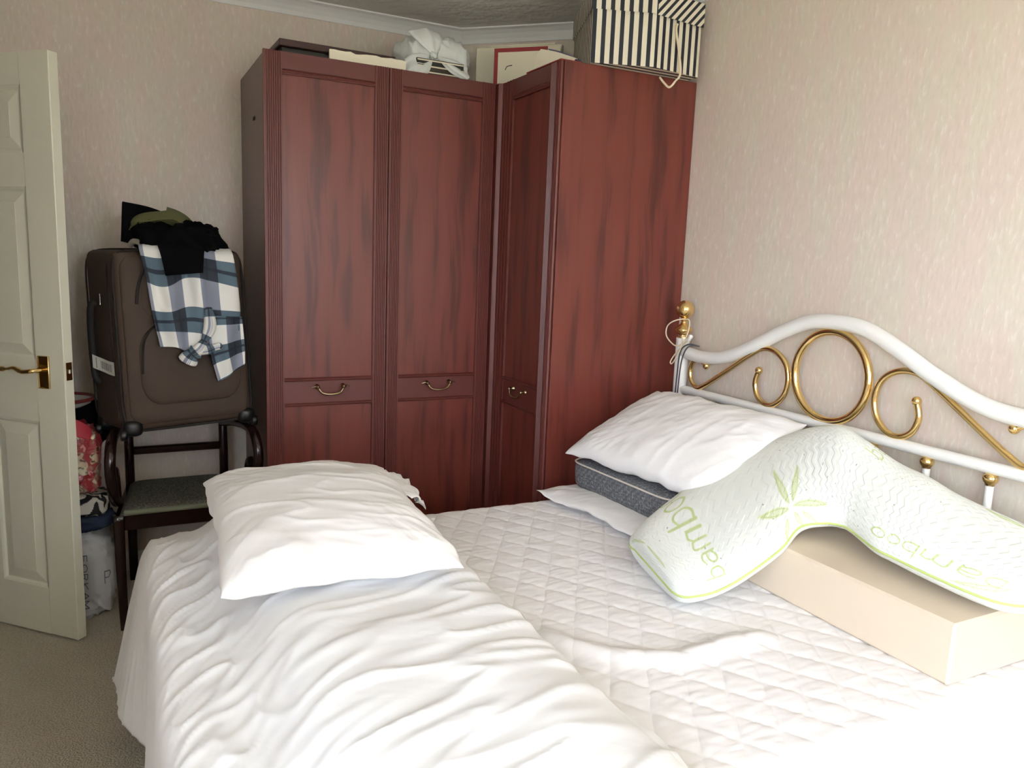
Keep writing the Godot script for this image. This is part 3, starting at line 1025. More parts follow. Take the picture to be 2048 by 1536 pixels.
	for lf in [[0.375, 0.76, 0.465, 0.78], [0.365, 0.72, 0.345, 0.50], [0.375, 0.72, 0.395, 0.52], [0.36, 0.76, 0.30, 0.66], [0.35, 0.82, 0.335, 0.98], [0.375, 0.82, 0.385, 0.99], [0.395, 0.84, 0.42, 0.98], [0.10, 0.42, 0.045, 0.2], [0.10, 0.45, 0.07, 0.62], [0.50, 0.10, 0.43, 0.16], [0.50, 0.10, 0.45, 0.04], [0.82, 0.30, 0.93, 0.22], [0.80, 0.96, 0.90, 0.84], [0.78, 0.25, 0.82, 0.3]]:
		leaf(pi, P.call(lf[0], lf[1]), P.call(lf[2], lf[3]), 8.0, gr)
	var rs := RandomNumberGenerator.new()
	rs.seed = 5
	for k in 46:
		var q: Vector2 = P.call(rs.randf_range(0.1, 0.75), rs.randf_range(0.1, 0.9))
		pixel_line(pi, q, q + Vector2(rs.randf_range(-3, 3), rs.randf_range(-3, 3)), 1.6, rgb(110, 112, 100))
	var hi := Image.create(768, 1536, false, Image.FORMAT_RGB8)
	for y in 1536:
		for x in 768:
			var zig := absf(fmod(x / 12.0, 2.0) - 1.0)
			var v := 0.5 + 0.5 * sin((y / 14.0 + zig * 0.9) * TAU * 0.5)
			v = smoothstep(0.2, 0.8, v)
			hi.set_pixel(x, y, Color(v, v, v))
	var vm := mat(Color.WHITE, 0.85)
	vm.albedo_texture = tex(pi)
	vm.heightmap_enabled = true
	vm.heightmap_texture = tex(hi)
	vm.heightmap_scale = 0.09
	part(vp, "cover", B.new().grid(vr), vm)
	var rim := []
	for k in ns:
		rim.append(oc[k] + (oc[k] - ic[k]).normalized() * 0.001 - vp.position)
	for k in ns:
		rim.append(ic[ns - 1 - k] + (ic[ns - 1 - k] - oc[ns - 1 - k]).normalized() * 0.001 - vp.position)
	part(vp, "piping", B.new().tube(rim, 0.003, 8, true), mat(rgb(196, 212, 128), 0.8), "lime green seam piping")

	# ---- pillows by the headboard
	var p3 := thing("white_pillow", "flat white pillow lowest in the pile by the wardrobe", "pillow", Vector3(1.60, 0.585, -2.02))
	p3.rotation = Vector3(0, 0.10, 0.0)
	part(p3, "pillowcase", pillow(0.54, 0.62, 0.030, 0.022, 0.0025, 81, 0.45), M.white_cotton)
	var gi := Image.create(256, 256, false, Image.FORMAT_RGB8)
	var gn := noise(83, 0.05, 2)
	for y in 256:
		for x in 256:
			var cell := (x / 16 + y / 16) % 2
			var v := (0.5 + 0.5 * sin(x * TAU / 16.0)) if cell else (0.5 + 0.5 * sin(y * TAU / 16.0))
			var dash := 1.0 if gn.get_noise_2d(x * (0.6 if cell else 2.0), y * (2.0 if cell else 0.6)) > 0.32 else 0.0
			gi.set_pixel(x, y, rgb(84, 86, 90).lerp(rgb(112, 114, 118), v).lerp(rgb(168, 170, 174), dash * 0.6))
	var gm := mat(Color.WHITE, 0.85)
	gm.albedo_texture = tex(gi)
	gm.uv1_triplanar = true
	gm.uv1_scale = Vector3(5, 5, 5)
	var p2 := thing("grey_pillow", "charcoal grey woven-pattern pillow between two white pillows", "pillow", Vector3(1.660, 0.667, -2.035))
	p2.rotation = Vector3(0.0, 0.06, 0.10)
	part(p2, "body", blob(Vector3.ZERO, Vector3(0.215, 0.056, 0.265), 0.34, 0.16, 0.004, 3.0, 84, 120, 40), gm)
	var pp := []
	for k in 96:
		var a := TAU * k / 96
		pp.append(Vector3(signf(cos(a)) * absf(cos(a)) ** 0.16 * 0.212, 0.046, signf(sin(a)) * absf(sin(a)) ** 0.16 * 0.262))
	part(p2, "piping", B.new().tube(pp, 0.003, 8, true), mat(rgb(214, 208, 196), 0.8), "pale seam piping")
	var p1 := thing("white_pillow", "plump white pillow propped at the top of the pile against the headboard", "pillow", Vector3(1.662, 0.818, -1.985))
	p1.rotation = Vector3(0.0, 0.13, deg_to_rad(23))
	part(p1, "pillowcase", pillow(0.47, 0.655, 0.078, 0.048, 0.0045, 85, 0.42, 0.05), M.white_cotton)

	# ---- folded duvet along the foot of the bed
	var prof := [Vector2(0.748, 0.570), Vector2(0.755, 0.600), Vector2(0.735, 0.650), Vector2(0.65, 0.682), Vector2(0.50, 0.692), Vector2(0.34, 0.694), Vector2(0.265, 0.678), Vector2(0.215, 0.638), Vector2(0.165, 0.612), Vector2(0.105, 0.604), Vector2(0.065, 0.590), Vector2(0.042, 0.55), Vector2(0.036, 0.45), Vector2(0.032, 0.32), Vector2(0.030, 0.17)]
	var pc := curve(prof, 210)
	var nd := noise(91, 1.0, 2)
	var nd2 := noise(92, 1.0, 2)
	var drows := []
	var nv := 300
	for j in nv + 1:
		var row := PackedVector3Array()
		var s := -0.30 + (0.30 + 1.54 + 0.36) * j / nv
		for i in pc.size():
			var u := float(i) / (pc.size() - 1)
			var x: float = pc[i].x
			var y: float = pc[i].y
			var z := -0.76 - s
			var drop := clampf((0.57 - y) / 0.40, 0.0, 1.0)
			if x > 0.5:
				drop = 0.0
			if s < 0.0:
				z = -0.76 + 0.02 * sin(x * 17.0) * minf(1.0, -s * 5.0)
				y = maxf(y + s, 0.20)
			elif s > 1.50:
				z = -2.30 - 0.02 * smoothstep(1.54, 1.9, s)
				y = maxf(y - (s - 1.50), 0.17 if x < 0.5 else 0.25)
			# the far foot corner hangs out in a fold
			x -= 0.078 * smoothstep(-1.80, -2.28, z) * drop
			x += drop * (0.012 * sin(z * 19.0) + 0.008 * nd.get_noise_2d(z * 3.0, 1.0))
			# rounded far shoulder
			y -= 0.03 * smoothstep(-2.10, -2.30, z) * (1.0 - drop)
			# wrinkles: across the fold on top, slanting on the lower layer
			var heap := smoothstep(0.16, 0.30, x)
			var edge := smoothstep(0.0, 0.03, 0.755 - x)
			var top := ridge(nd, x * 2.0 + 4.0, z * 7.0 + x * 2.0) * 0.0085 + ridge(nd2, x * 2.5, z * 16.0 + x * 3.0) * 0.0026 * (0.5 + nd.get_noise_2d(x * 3.0, z * 3.0 + 40.0))
			var sl := ridge(nd2, (x - z) * 2.5, (x + z) * 5.0) * 0.008 + ridge(nd, (x - 0.6 * z) * 3.0, (x + z) * 13.0) * 0.0025
			var w := lerpf(sl, top, heap) * (0.35 + 0.65 * edge) * (1.0 - 0.6 * drop)
			y += w
			y += 0.012 * nd2.get_noise_2d(x * 2.0, z * 1.6) * (1.0 - drop)
			x -= drop * 0.004 * ridge(nd2, z * 9.0, y * 2.0)
			if i < 30:
				x += 0.018 * nd.get_noise_2d(z * 3.0, 7.0) + 0.004 * nd.get_noise_2d(z * 9.0, 3.0)
			row.append(Vector3(x, y, z))
		drows.append(row)
	var dv := thing("duvet", "crumpled white duvet folded along the foot of the bed", "duvet")
	part(dv, "cover", B.new().shell(drows, 0.006), M.duvet)

	# ---- pillow lying on the duvet
	var p4 := thing("white_pillow", "large white pillow lying on the folded duvet", "pillow", Vector3(0.425, 0.738, -1.825))
	p4.rotation = Vector3(0.03, -0.05, 0.0)
	part(p4, "pillowcase", pillow(0.50, 0.71, 0.095, 0.036, 0.006, 95, 0.40, 0.05, 120, 150), M.white_cotton)
	var fl := net([[Vector3(0.17, 0.005, -0.33), Vector3(0.21, 0.015, -0.24), Vector3(0.235, 0.005, -0.12)], [Vector3(0.215, 0.0, -0.40), Vector3(0.275, 0.004, -0.28), Vector3(0.29, -0.010, -0.13)], [Vector3(0.235, -0.02, -0.43), Vector3(0.315, -0.02, -0.30), Vector3(0.30, -0.03, -0.11)]], 24, 16)
	var nf := noise(96, 1.0, 2)
	for j in fl.size():
		for i in fl[j].size():
			fl[j][i] += Vector3(nf.get_noise_2d(i * 0.35, j * 0.1), nf.get_noise_2d(i * 0.3, 5 + j * 0.2), nf.get_noise_2d(i * 0.4, 9.0)) * 0.02 * (j / 15.0)
	part(p4, "case_flap", B.new().shell(fl, 0.003), M.white_cotton, "open crumpled end of the pillowcase")

func build_chair() -> void:
	var t := thing("armchair", "dark mahogany scroll-arm chair with a sage brocade seat under the suitcase", "chair", Vector3(0.21, 0, -3.2))
	var o := -t.position
	var leg := func(pts: Array, r0: float, r1: float) -> void:
		var c := curve(pts, 14)
		var b := B.new()
		var rows := []
		for k in c.size():
			var h := lerpf(r0, r1, float(k) / (c.size() - 1))
			var row := PackedVector3Array()
			for q in [Vector2(-1, -0.7), Vector2(-0.7, -1), Vector2(0.7, -1), Vector2(1, -0.7), Vector2(1, 0.7), Vector2(0.7, 1), Vector2(-0.7, 1), Vector2(-1, 0.7)]:
				row.append(c[k] + o + Vector3(q.x * h, 0, q.y * h))
			rows.append(row)
		var e0 := PackedVector3Array()
		var e1 := PackedVector3Array()
		for k in 8:
			e0.append(c[0] + o)
			e1.append(c[-1] + o)
		rows.push_front(e0)
		rows.append(e1)
		b.grid(rows, true)
		part(t, "leg", b, M.mahogany)
	leg.call([Vector3(-0.018, 0.43, -3.00), Vector3(-0.016, 0.2, -2.995), Vector3(-0.012, 0.0, -2.985)], 0.019, 0.014)
	leg.call([Vector3(0.445, 0.43, -3.00), Vector3(0.445, 0.2, -2.995), Vector3(0.442, 0.0, -2.985)], 0.019, 0.014)
	leg.call([Vector3(0.028, 0.42, -3.405), Vector3(0.028, 0.2, -3.415), Vector3(0.030, 0.0, -3.455)], 0.017, 0.017)
	leg.call([Vector3(0.388, 0.42, -3.405), Vector3(0.388, 0.2, -3.415), Vector3(0.386, 0.0, -3.455)], 0.017, 0.017)
	for x in [0.028, 0.388]:
		part(t, "back_post", B.new().tube(curve([Vector3(x, 0.40, -3.405) + o, Vector3(x, 0.62, -3.41) + o, Vector3(x, 0.95, -3.47) + o], 20), 0.018, 12), M.mahogany)
	part(t, "back_rail", B.new().box(Vector3(0.04, 0.548, -3.425) + o, Vector3(0.378, 0.580, -3.40) + o, 0.006), M.mahogany)
	part(t, "back_rail", B.new().box(Vector3(0.04, 0.88, -3.475) + o, Vector3(0.378, 0.94, -3.45) + o, 0.008), M.mahogany)
	var rl := B.new()
	rl.box(Vector3(-0.002, 0.372, -3.012) + o, Vector3(0.43, 0.430, -2.988) + o, 0.004)
	part(t, "seat_rail", rl, M.mahogany)
	part(t, "seat_rail", B.new().box(Vector3(0.04, 0.372, -3.415) + o, Vector3(0.375, 0.43, -3.395) + o, 0.004), M.mahogany)
	for s in [[-0.016, 0.026], [0.444, 0.388]]:
		var dirv := Vector3(s[1] - s[0], 0, -0.40)
		var q := Vector3(s[0], 0, -3.005)
		var pr := PackedVector2Array([Vector2(-0.011, 0.372), Vector2(0.011, 0.372), Vector2(0.011, 0.43), Vector2(-0.011, 0.43)])
		part(t, "seat_rail", B.new().extrude(pr, q + o, Vector3.RIGHT, Vector3.UP, dirv), M.mahogany)
	# drop-in seat: domed pad
	var rows := []
	for j in 25:
		var row := PackedVector3Array()
		var v := j / 24.0
		for i in 31:
			var u := i / 30.0 * 2.0 - 1.0
			var hw := lerpf(0.228, 0.180, v)
			var e := (1.0 - absf(u) ** 8) * (1.0 - absf(2.0 * v - 1.0) ** 8)
			row.append(Vector3(lerpf(0.214, 0.208, v) + u * hw, 0.432 + 0.024 * e ** 0.6, lerpf(-2.985, -3.395, v)) + o)
		rows.append(row)
	part(t, "seat", B.new().shell(rows, 0.012, Vector2(1, 1), true), M.brocade, "sage and charcoal brocade seat pad")
	part(t, "seat_edge", B.new().tube([Vector3(0.0, 0.440, -2.984) + o, Vector3(0.43, 0.440, -2.984) + o], 0.0105, 10), M.seat_edge)
	# scrolled arms
	for s in [-1.0, 1.0]:
		var xb: float = 0.208 + s * 0.180
		var xf: float = 0.213 + s * 0.243
		var pts := [Vector3(xb, 0.66, -3.42), Vector3(lerpf(xb, xf, 0.4), 0.690, -3.28), Vector3(lerpf(xb, xf, 0.8), 0.706, -3.12), Vector3(xf, 0.695, -3.03), Vector3(xf + s * 0.006, 0.655, -2.985), Vector3(xf + s * 0.008, 0.60, -2.975), Vector3(xf + s * 0.004, 0.545, -2.990), Vector3(xf, 0.49, -3.03), Vector3(xf - s * 0.008, 0.455, -3.085), Vector3(xf - s * 0.014, 0.44, -3.14)]
		var path := []
		for q in curve(pts, 60):
			path.append(q + o)
		part(t, "arm", B.new().tube(path, 0.019, 14), M.mahogany)
		var hk := []
		for q in curve([Vector3(xf - s * 0.010, 0.44, -3.15), Vector3(xf - s * 0.008, 0.50, -3.145), Vector3(xf - s * 0.006, 0.555, -3.12), Vector3(xf - s * 0.004, 0.572, -3.085), Vector3(xf - s * 0.004, 0.555, -3.06)], 24):
			hk.append(q + o)
		part(t, "arm_scroll", B.new().tube(hk, 0.016, 12), M.mahogany)

# suitcase space: a across (-1 left, 1 right), b up (-1, 1), c depth (-1 back, 1 front)
func case_at(a: float, b: float, c: float) -> Vector3:
	var u := (a + 1) * 0.5
	var v := (b + 1) * 0.5
	var w := (c + 1) * 0.5
	var f0 := Vector3(0.020, 0.735, -2.975).lerp(Vector3(0.462, 0.750, -3.055), u)
	var f1 := Vector3(-0.002, 1.368, -2.995).lerp(Vector3(0.428, 1.385, -3.075), u)
	var b0 := Vector3(-0.078, 0.720, -3.225).lerp(Vector3(0.362, 0.735, -3.305), u)
	var b1 := Vector3(-0.096, 1.366, -3.265).lerp(Vector3(0.330, 1.384, -3.345), u)
	return b0.lerp(b1, v).lerp(f0.lerp(f1, v), w)

func case_box(lo: Vector3, hi: Vector3, r: Vector3, n := 16) -> B:
	# rounded box in suitcase space
	var b := B.new()
	var mid := (lo + hi) * 0.5
	var h := (hi - lo) * 0.5
	var pos := func(d: Vector3) -> Vector3:
		var core := Vector3(clampf(d.x * h.x, -h.x + r.x, h.x - r.x), clampf(d.y * h.y, -h.y + r.y, h.y - r.y), clampf(d.z * h.z, -h.z + r.z, h.z - r.z))
		var e := Vector3(d.x * h.x, d.y * h.y, d.z * h.z) - core
		var k := Vector3(e.x / r.x, e.y / r.y, e.z / r.z)
		if k.length() > 0.0:
			var mx := maxf(absf(k.x), maxf(absf(k.y), absf(k.z)))
			k = k.normalized() * mx
		var q := mid + core + Vector3(k.x * r.x, k.y * r.y, k.z * r.z)
		return case_at(q.x, q.y, q.z)
	for ax in 3:
		for s in [-1.0, 1.0]:
			var rows := []
			for j in n + 1:
				var row := PackedVector3Array()
				for i in n + 1:
					var d := Vector3.ZERO
					d[ax] = s
					d[(ax + 1) % 3] = -cos(PI * i / n)
					d[(ax + 2) % 3] = -cos(PI * j / n)
					row.append(pos.call(d))
				rows.append(row)
			b.grid(rows, false, -1 if s > 0 else 1)
	return b

func build_suitcase() -> void:
	var t := thing("suitcase", "large brown soft-sided suitcase standing on the arms of the chair", "suitcase")
	part(t, "body", case_box(Vector3(-1, -1, -1), Vector3(1, 1, 1), Vector3(0.13, 0.10, 0.18), 20), M.suitcase)
	part(t, "front_panel", case_box(Vector3(-0.93, -0.93, 0.86), Vector3(0.93, 0.95, 1.10), Vector3(0.22, 0.16, 0.09), 20), M.suitcase)
	part(t, "pocket", case_box(Vector3(-0.76, -0.72, 1.0), Vector3(0.80, 0.16, 1.22), Vector3(0.30, 0.30, 0.10), 20), M.suitcase)
	part(t, "pocket", case_box(Vector3(-0.66, 0.24, 1.0), Vector3(0.72, 0.84, 1.17), Vector3(0.30, 0.16, 0.08), 20), M.suitcase)
	# piping round the front and back edges
	for c in [0.90, 0.55, -0.93]:
		var pts := []
		for k in 72:
			var a := TAU * k / 72
			var x := signf(cos(a)) * absf(cos(a)) ** 0.22
			var y := signf(sin(a)) * absf(sin(a)) ** 0.18
			pts.append(case_at(x * 1.008, y * 1.006, c))
		part(t, "piping", B.new().tube(pts, 0.005 if c > 0.8 else 0.0035, 8, true), M.piping)
	# zip of the pocket, two curved runs
	part(t, "zip", B.new().tube(curve([case_at(-0.74, -0.35, 1.16), case_at(-0.72, -0.10, 1.18), case_at(-0.66, 0.06, 1.18), case_at(-0.50, 0.17, 1.16), case_at(-0.2, 0.19, 1.14)], 30), 0.004, 8), M.piping)
	part(t, "zip", B.new().tube(curve([case_at(-0.74, 0.42, 1.10), case_at(-0.70, 0.62, 1.13), case_at(-0.60, 0.80, 1.12)], 16), 0.005, 8), M.piping)
	# side handle with a paper tag round it
	var hd := part(t, "side_handle", B.new().tube(curve([case_at(-1.0, 0.42, -0.45), case_at(-1.07, 0.36, -0.45), case_at(-1.09, 0.10, -0.45), case_at(-1.09, -0.18, -0.45), case_at(-1.07, -0.42, -0.45), case_at(-1.0, -0.48, -0.45)], 30), 0.013, 12), M.piping)
	var ti := Image.create(128, 64, false, Image.FORMAT_RGB8)
	ti.fill(rgb(226, 228, 216))
	var rs := RandomNumberGenerator.new()
	rs.seed = 9
	for k in 7:
		ti.fill_rect(Rect2i(26, 8 + k * 7, 8, 3), rgb(40, 40, 40))
		ti.fill_rect(Rect2i(38, 8 + k * 7, 4, rs.randi_range(1, 4)), rgb(70, 70, 70))
	for k in 16:
		ti.fill_rect(Rect2i(70 + k * 3, 14, rs.randi_range(1, 2), 36), rgb(120, 112, 110))
	ti.fill_rect(Rect2i(58, 6, 2, 52), rgb(150, 130, 130))
	var tm := mat(Color.WHITE, 0.5)
	tm.albedo_texture = tex(ti)
	var tg := []
	for j in 7:
		var row := PackedVector3Array()
		for i in 25:
			var u := i / 24.0
			var c := lerpf(-0.98, 0.62, u)
			var up := lerpf(-0.10, -0.30, u) + lerpf(0.075, -0.075, j / 6.0) - 0.06 * sin(u * PI)
			row.append(case_at(-1.02 - 0.10 * exp(-pow((c + 0.45) / 0.3, 2.0)) - 0.01, up, c))
		tg.append(row)
	part(t, "paper_tag", B.new().shell(tg, 0.0015), tm, "white printed baggage tag")
	part(t, "zip_pull", B.new().tube([case_at(-1.02, 0.52, 0.02), case_at(-1.03, 0.40, 0.05)], 0.0025, 6), M.steel)
	# wheels and corner guards
	for a in [-0.88, 0.90]:
		for c in [0.86, -0.78]:
			var h := case_at(a, -1.0, c)
			part(t, "corner_guard", blob(h + Vector3(0, 0.012, 0), Vector3(0.034, 0.030, 0.032), 0.7, 0.8, 0.0, 1.0, 1, 24, 14), M.black_plastic)
			part(t, "wheel", B.new().lathe([[0.0, -0.011], [0.018, -0.011], [0.021, -0.006], [0.021, 0.006], [0.018, 0.011], [0.0, 0.011]], Transform3D(Basis(Vector3(0, 0, 1), PI / 2), h + Vector3(signf(a) * 0.030, -0.010, 0.012)), 20), M.black_plastic)
	part(t, "top_handle", B.new().tube(curve([case_at(-0.35, 1.0, 0.0), case_at(-0.3, 1.05, 0.0), case_at(0.3, 1.05, 0.0), case_at(0.35, 1.0, 0.0)], 20), 0.010, 10), M.piping)

func build_clothes() -> void:
	# plaid shirt: broad white and slate checks with thin dark lines
	var im := Image.create(512, 512, false, Image.FORMAT_RGB8)
	var band := func(t: float) -> float:
		var f := fposmod(t, 1.0)
		return 1.0 if f < 0.46 else 0.0
	for y in 512:
		for x in 512:
			var u := x / 512.0 * 2.6 + 0.30
			var v := y / 512.0 * 2.8 + 0.12
			var a: float = band.call(u)
			var b: float = band.call(v)
			var c := rgb(232, 232, 226)
			if a > 0.5 and b > 0.5:
				c = rgb(46, 54, 64)
			elif b > 0.5:
				c = rgb(92, 112, 126)
			elif a > 0.5:
				c = rgb(138, 144, 160)
			var fv := fposmod(v, 1.0)
			var fu := fposmod(u, 1.0)
			if absf(fv - 0.23) < 0.035 or absf(fu - 0.23) < 0.03 and b > 0.5:
				c = c.lerp(rgb(34, 40, 50), 0.75)
			im.set_pixel(x, y, c)
	var pm := mat(Color.WHITE, 0.9)
	pm.albedo_texture = tex(im)
	var sh := thing("plaid_shirt", "white and slate-blue plaid shirt draped down the suitcase front", "shirt")
	var nz := noise(111, 1.0, 2)
	var fr := net([
		[Vector3(0.085, 1.392, -3.05), Vector3(0.150, 1.400, -3.06), Vector3(0.222, 1.402, -3.07), Vector3(0.300, 1.402, -3.08), Vector3(0.385, 1.398, -3.11)],
		[Vector3(0.078, 1.378, -2.968), Vector3(0.146, 1.376, -2.963), Vector3(0.220, 1.375, -2.980), Vector3(0.295, 1.373, -2.985), Vector3(0.388, 1.363, -3.020)],
		[Vector3(0.099, 1.254, -2.956), Vector3(0.161, 1.241, -2.942), Vector3(0.229, 1.273, -2.972), Vector3(0.300, 1.266, -2.966), Vector3(0.407, 1.239, -3.018)],
		[Vector3(0.118, 1.132, -2.955), Vector3(0.174, 1.132, -2.940), Vector3(0.239, 1.139, -2.965), Vector3(0.309, 1.130, -2.960), Vector3(0.412, 1.127, -3.015)],
		[Vector3(0.137, 1.041, -2.952), Vector3(0.190, 1.038, -2.945), Vector3(0.242, 1.012, -2.958), Vector3(0.294, 1.009, -2.962), Vector3(0.417, 1.032, -3.012)]], 48, 56)
	for j in fr.size():
		for i in fr[j].size():
			fr[j][i] += Vector3(0.15, 0.1, 1.0) * (0.010 * sin(i * 0.42 + j * 0.05) + 0.008 * nz.get_noise_2d(i * 0.08, j * 0.05)) * minf(1.0, j / 12.0)
	part(sh, "front", B.new().shell(fr, 0.003), pm)
	var tl := net([
		[Vector3(0.287, 1.148, -2.965), Vector3(0.350, 1.148, -2.962), Vector3(0.418, 1.142, -3.005)],
		[Vector3(0.300, 1.020, -2.960), Vector3(0.354, 1.037, -2.958), Vector3(0.422, 1.051, -3.000)],
		[Vector3(0.328, 0.906, -2.965), Vector3(0.374, 0.936, -2.968), Vector3(0.424, 0.967, -2.998)]], 24, 30)
	for j in tl.size():
		for i in tl[j].size():
			tl[j][i] += Vector3(0.1, 0, 1.0) * 0.006 * sin(i * 0.5 + j * 0.12)
	part(sh, "tail", B.new().shell(tl, 0.003, Vector2(0.5, 0.7)), pm)
	# twisted sleeve end between the two
	var slv := curve([Vector3(0.296, 1.180, -2.955), Vector3(0.298, 1.110, -2.945), Vector3(0.276, 1.060, -2.94), Vector3(0.262, 1.035, -2.935), Vector3(0.235, 1.012, -2.938), Vector3(0.222, 0.990, -2.945)], 40)
	var rr := []
	for k in 40:
		rr.append(0.010 + 0.012 * absf(sin(k * 0.21)) + (0.012 if k > 26 else 0.0))
	part(sh, "sleeve", B.new().tube(slv, rr, 14), pm)
	part(sh, "cuff", B.new().tube(curve([Vector3(0.250, 1.022, -2.93), Vector3(0.290, 1.030, -2.935), Vector3(0.325, 1.040, -2.945), Vector3(0.335, 1.030, -2.948)], 20), [0.010, 0.011, 0.012, 0.013, 0.014, 0.015, 0.016, 0.016, 0.015, 0.014, 0.013, 0.013, 0.014, 0.015, 0.014, 0.012, 0.010, 0.008, 0.006, 0.004], 12), pm)

	# black jacket heaped on top
	var jk := thing("jacket", "black jacket heaped on top of the suitcase", "jacket")
	part(jk, "body", blob(Vector3(0.208, 1.417, -3.055), Vector3(0.135, 0.054, 0.085), 0.6, 0.6, 0.022, 6.0, 121, 72, 40, -0.15), M.black_cloth)
	part(jk, "sleeve", B.new().tube(curve([Vector3(0.20, 1.44, -3.10), Vector3(0.255, 1.442, -3.09), Vector3(0.305, 1.432, -3.08), Vector3(0.345, 1.405, -3.07), Vector3(0.380, 1.385, -3.08)], 30), [0.03, 0.034, 0.038, 0.04, 0.041, 0.041, 0.04, 0.04, 0.041, 0.042, 0.042, 0.041, 0.04, 0.038, 0.036, 0.035, 0.036, 0.037, 0.036, 0.034, 0.031, 0.028, 0.026, 0.024, 0.022, 0.02, 0.018, 0.014, 0.01, 0.006], 14), M.black_cloth)
	var fp := net([
		[Vector3(0.128, 1.440, -3.06), Vector3(0.205, 1.455, -3.07), Vector3(0.300, 1.435, -3.08)],
		[Vector3(0.135, 1.400, -2.975), Vector3(0.206, 1.410, -2.965), Vector3(0.292, 1.398, -2.985)],
		[Vector3(0.144, 1.362, -2.935), Vector3(0.214, 1.368, -2.930), Vector3(0.285, 1.364, -2.950)],
		[Vector3(0.157, 1.290, -2.920), Vector3(0.218, 1.297, -2.918), Vector3(0.280, 1.303, -2.938)]], 24, 30)
	part(jk, "hanging_flap", B.new().shell(fp, 0.008), M.black_cloth)
	var up := net([
		[Vector3(0.036, 1.541, -3.145), Vector3(0.12, 1.528, -3.15), Vector3(0.205, 1.500, -3.16)],
		[Vector3(0.032, 1.470, -3.115), Vector3(0.12, 1.460, -3.125), Vector3(0.215, 1.455, -3.13)],
		[Vector3(0.028, 1.405, -3.085), Vector3(0.10, 1.392, -3.095), Vector3(0.215, 1.395, -3.10)]], 24, 24)
	part(jk, "collar", B.new().shell(up, 0.012), M.black_cloth)
	part(jk, "lining", B.new().tube(curve([Vector3(0.055, 1.388, -3.085), Vector3(0.066, 1.402, -3.06), Vector3(0.085, 1.398, -3.04), Vector3(0.10, 1.385, -3.03)], 16), 0.010, 10), mat(rgb(150, 146, 130), 0.8))

	# olive cap, brim towards the room
	var cp := thing("cap", "olive green cap lying on the black jacket", "cap", Vector3(0.168, 1.446, -3.125))
	var om := mat(rgb(92, 94, 58), 0.9)
	om.heightmap_enabled = true
	om.heightmap_texture = tex(noise(131, 0.3, 2).get_seamless_image(128, 128))
	om.heightmap_scale = 0.1
	om.uv1_triplanar = true
	om.uv1_scale = Vector3(8, 8, 8)
	var cr := []
	for j in 21:
		var row := PackedVector3Array()
		var ph := PI / 2 * j / 20.0
		for i in 49:
			var th := TAU * (i % 48) / 48
			var e := 1.0 + 0.05 * sin(th * 3.0) * cos(ph)
			row.append(Vector3(0.112 * cos(ph) * cos(th) * e, 0.074 * sin(ph) + 0.012 * cos(th) * sin(ph), 0.075 * cos(ph) * sin(th) * e))
		cr.append(row)
	part(cp, "crown", B.new().shell(cr, 0.004), om)
	var br := []
	for j in 11:
		var row := PackedVector3Array()
		for i in 33:
			var a := lerpf(-0.30, PI + 0.30, i / 32.0)
			var k := j / 10.0
			var reach := k * (0.02 + 0.045 * sin(clampf(a, 0.0, PI)))
			row.append(Vector3(cos(a) * (0.104 + reach * 0.35), 0.006 - 0.030 * absf(cos(a)) * k + 0.02 * k * sin(a), sin(a) * (0.070 + reach)))
		br.append(row)
	part(cp, "brim", B.new().shell(br, 0.004), om)
	cp.rotation = Vector3(-0.1, 0.15, -0.16)

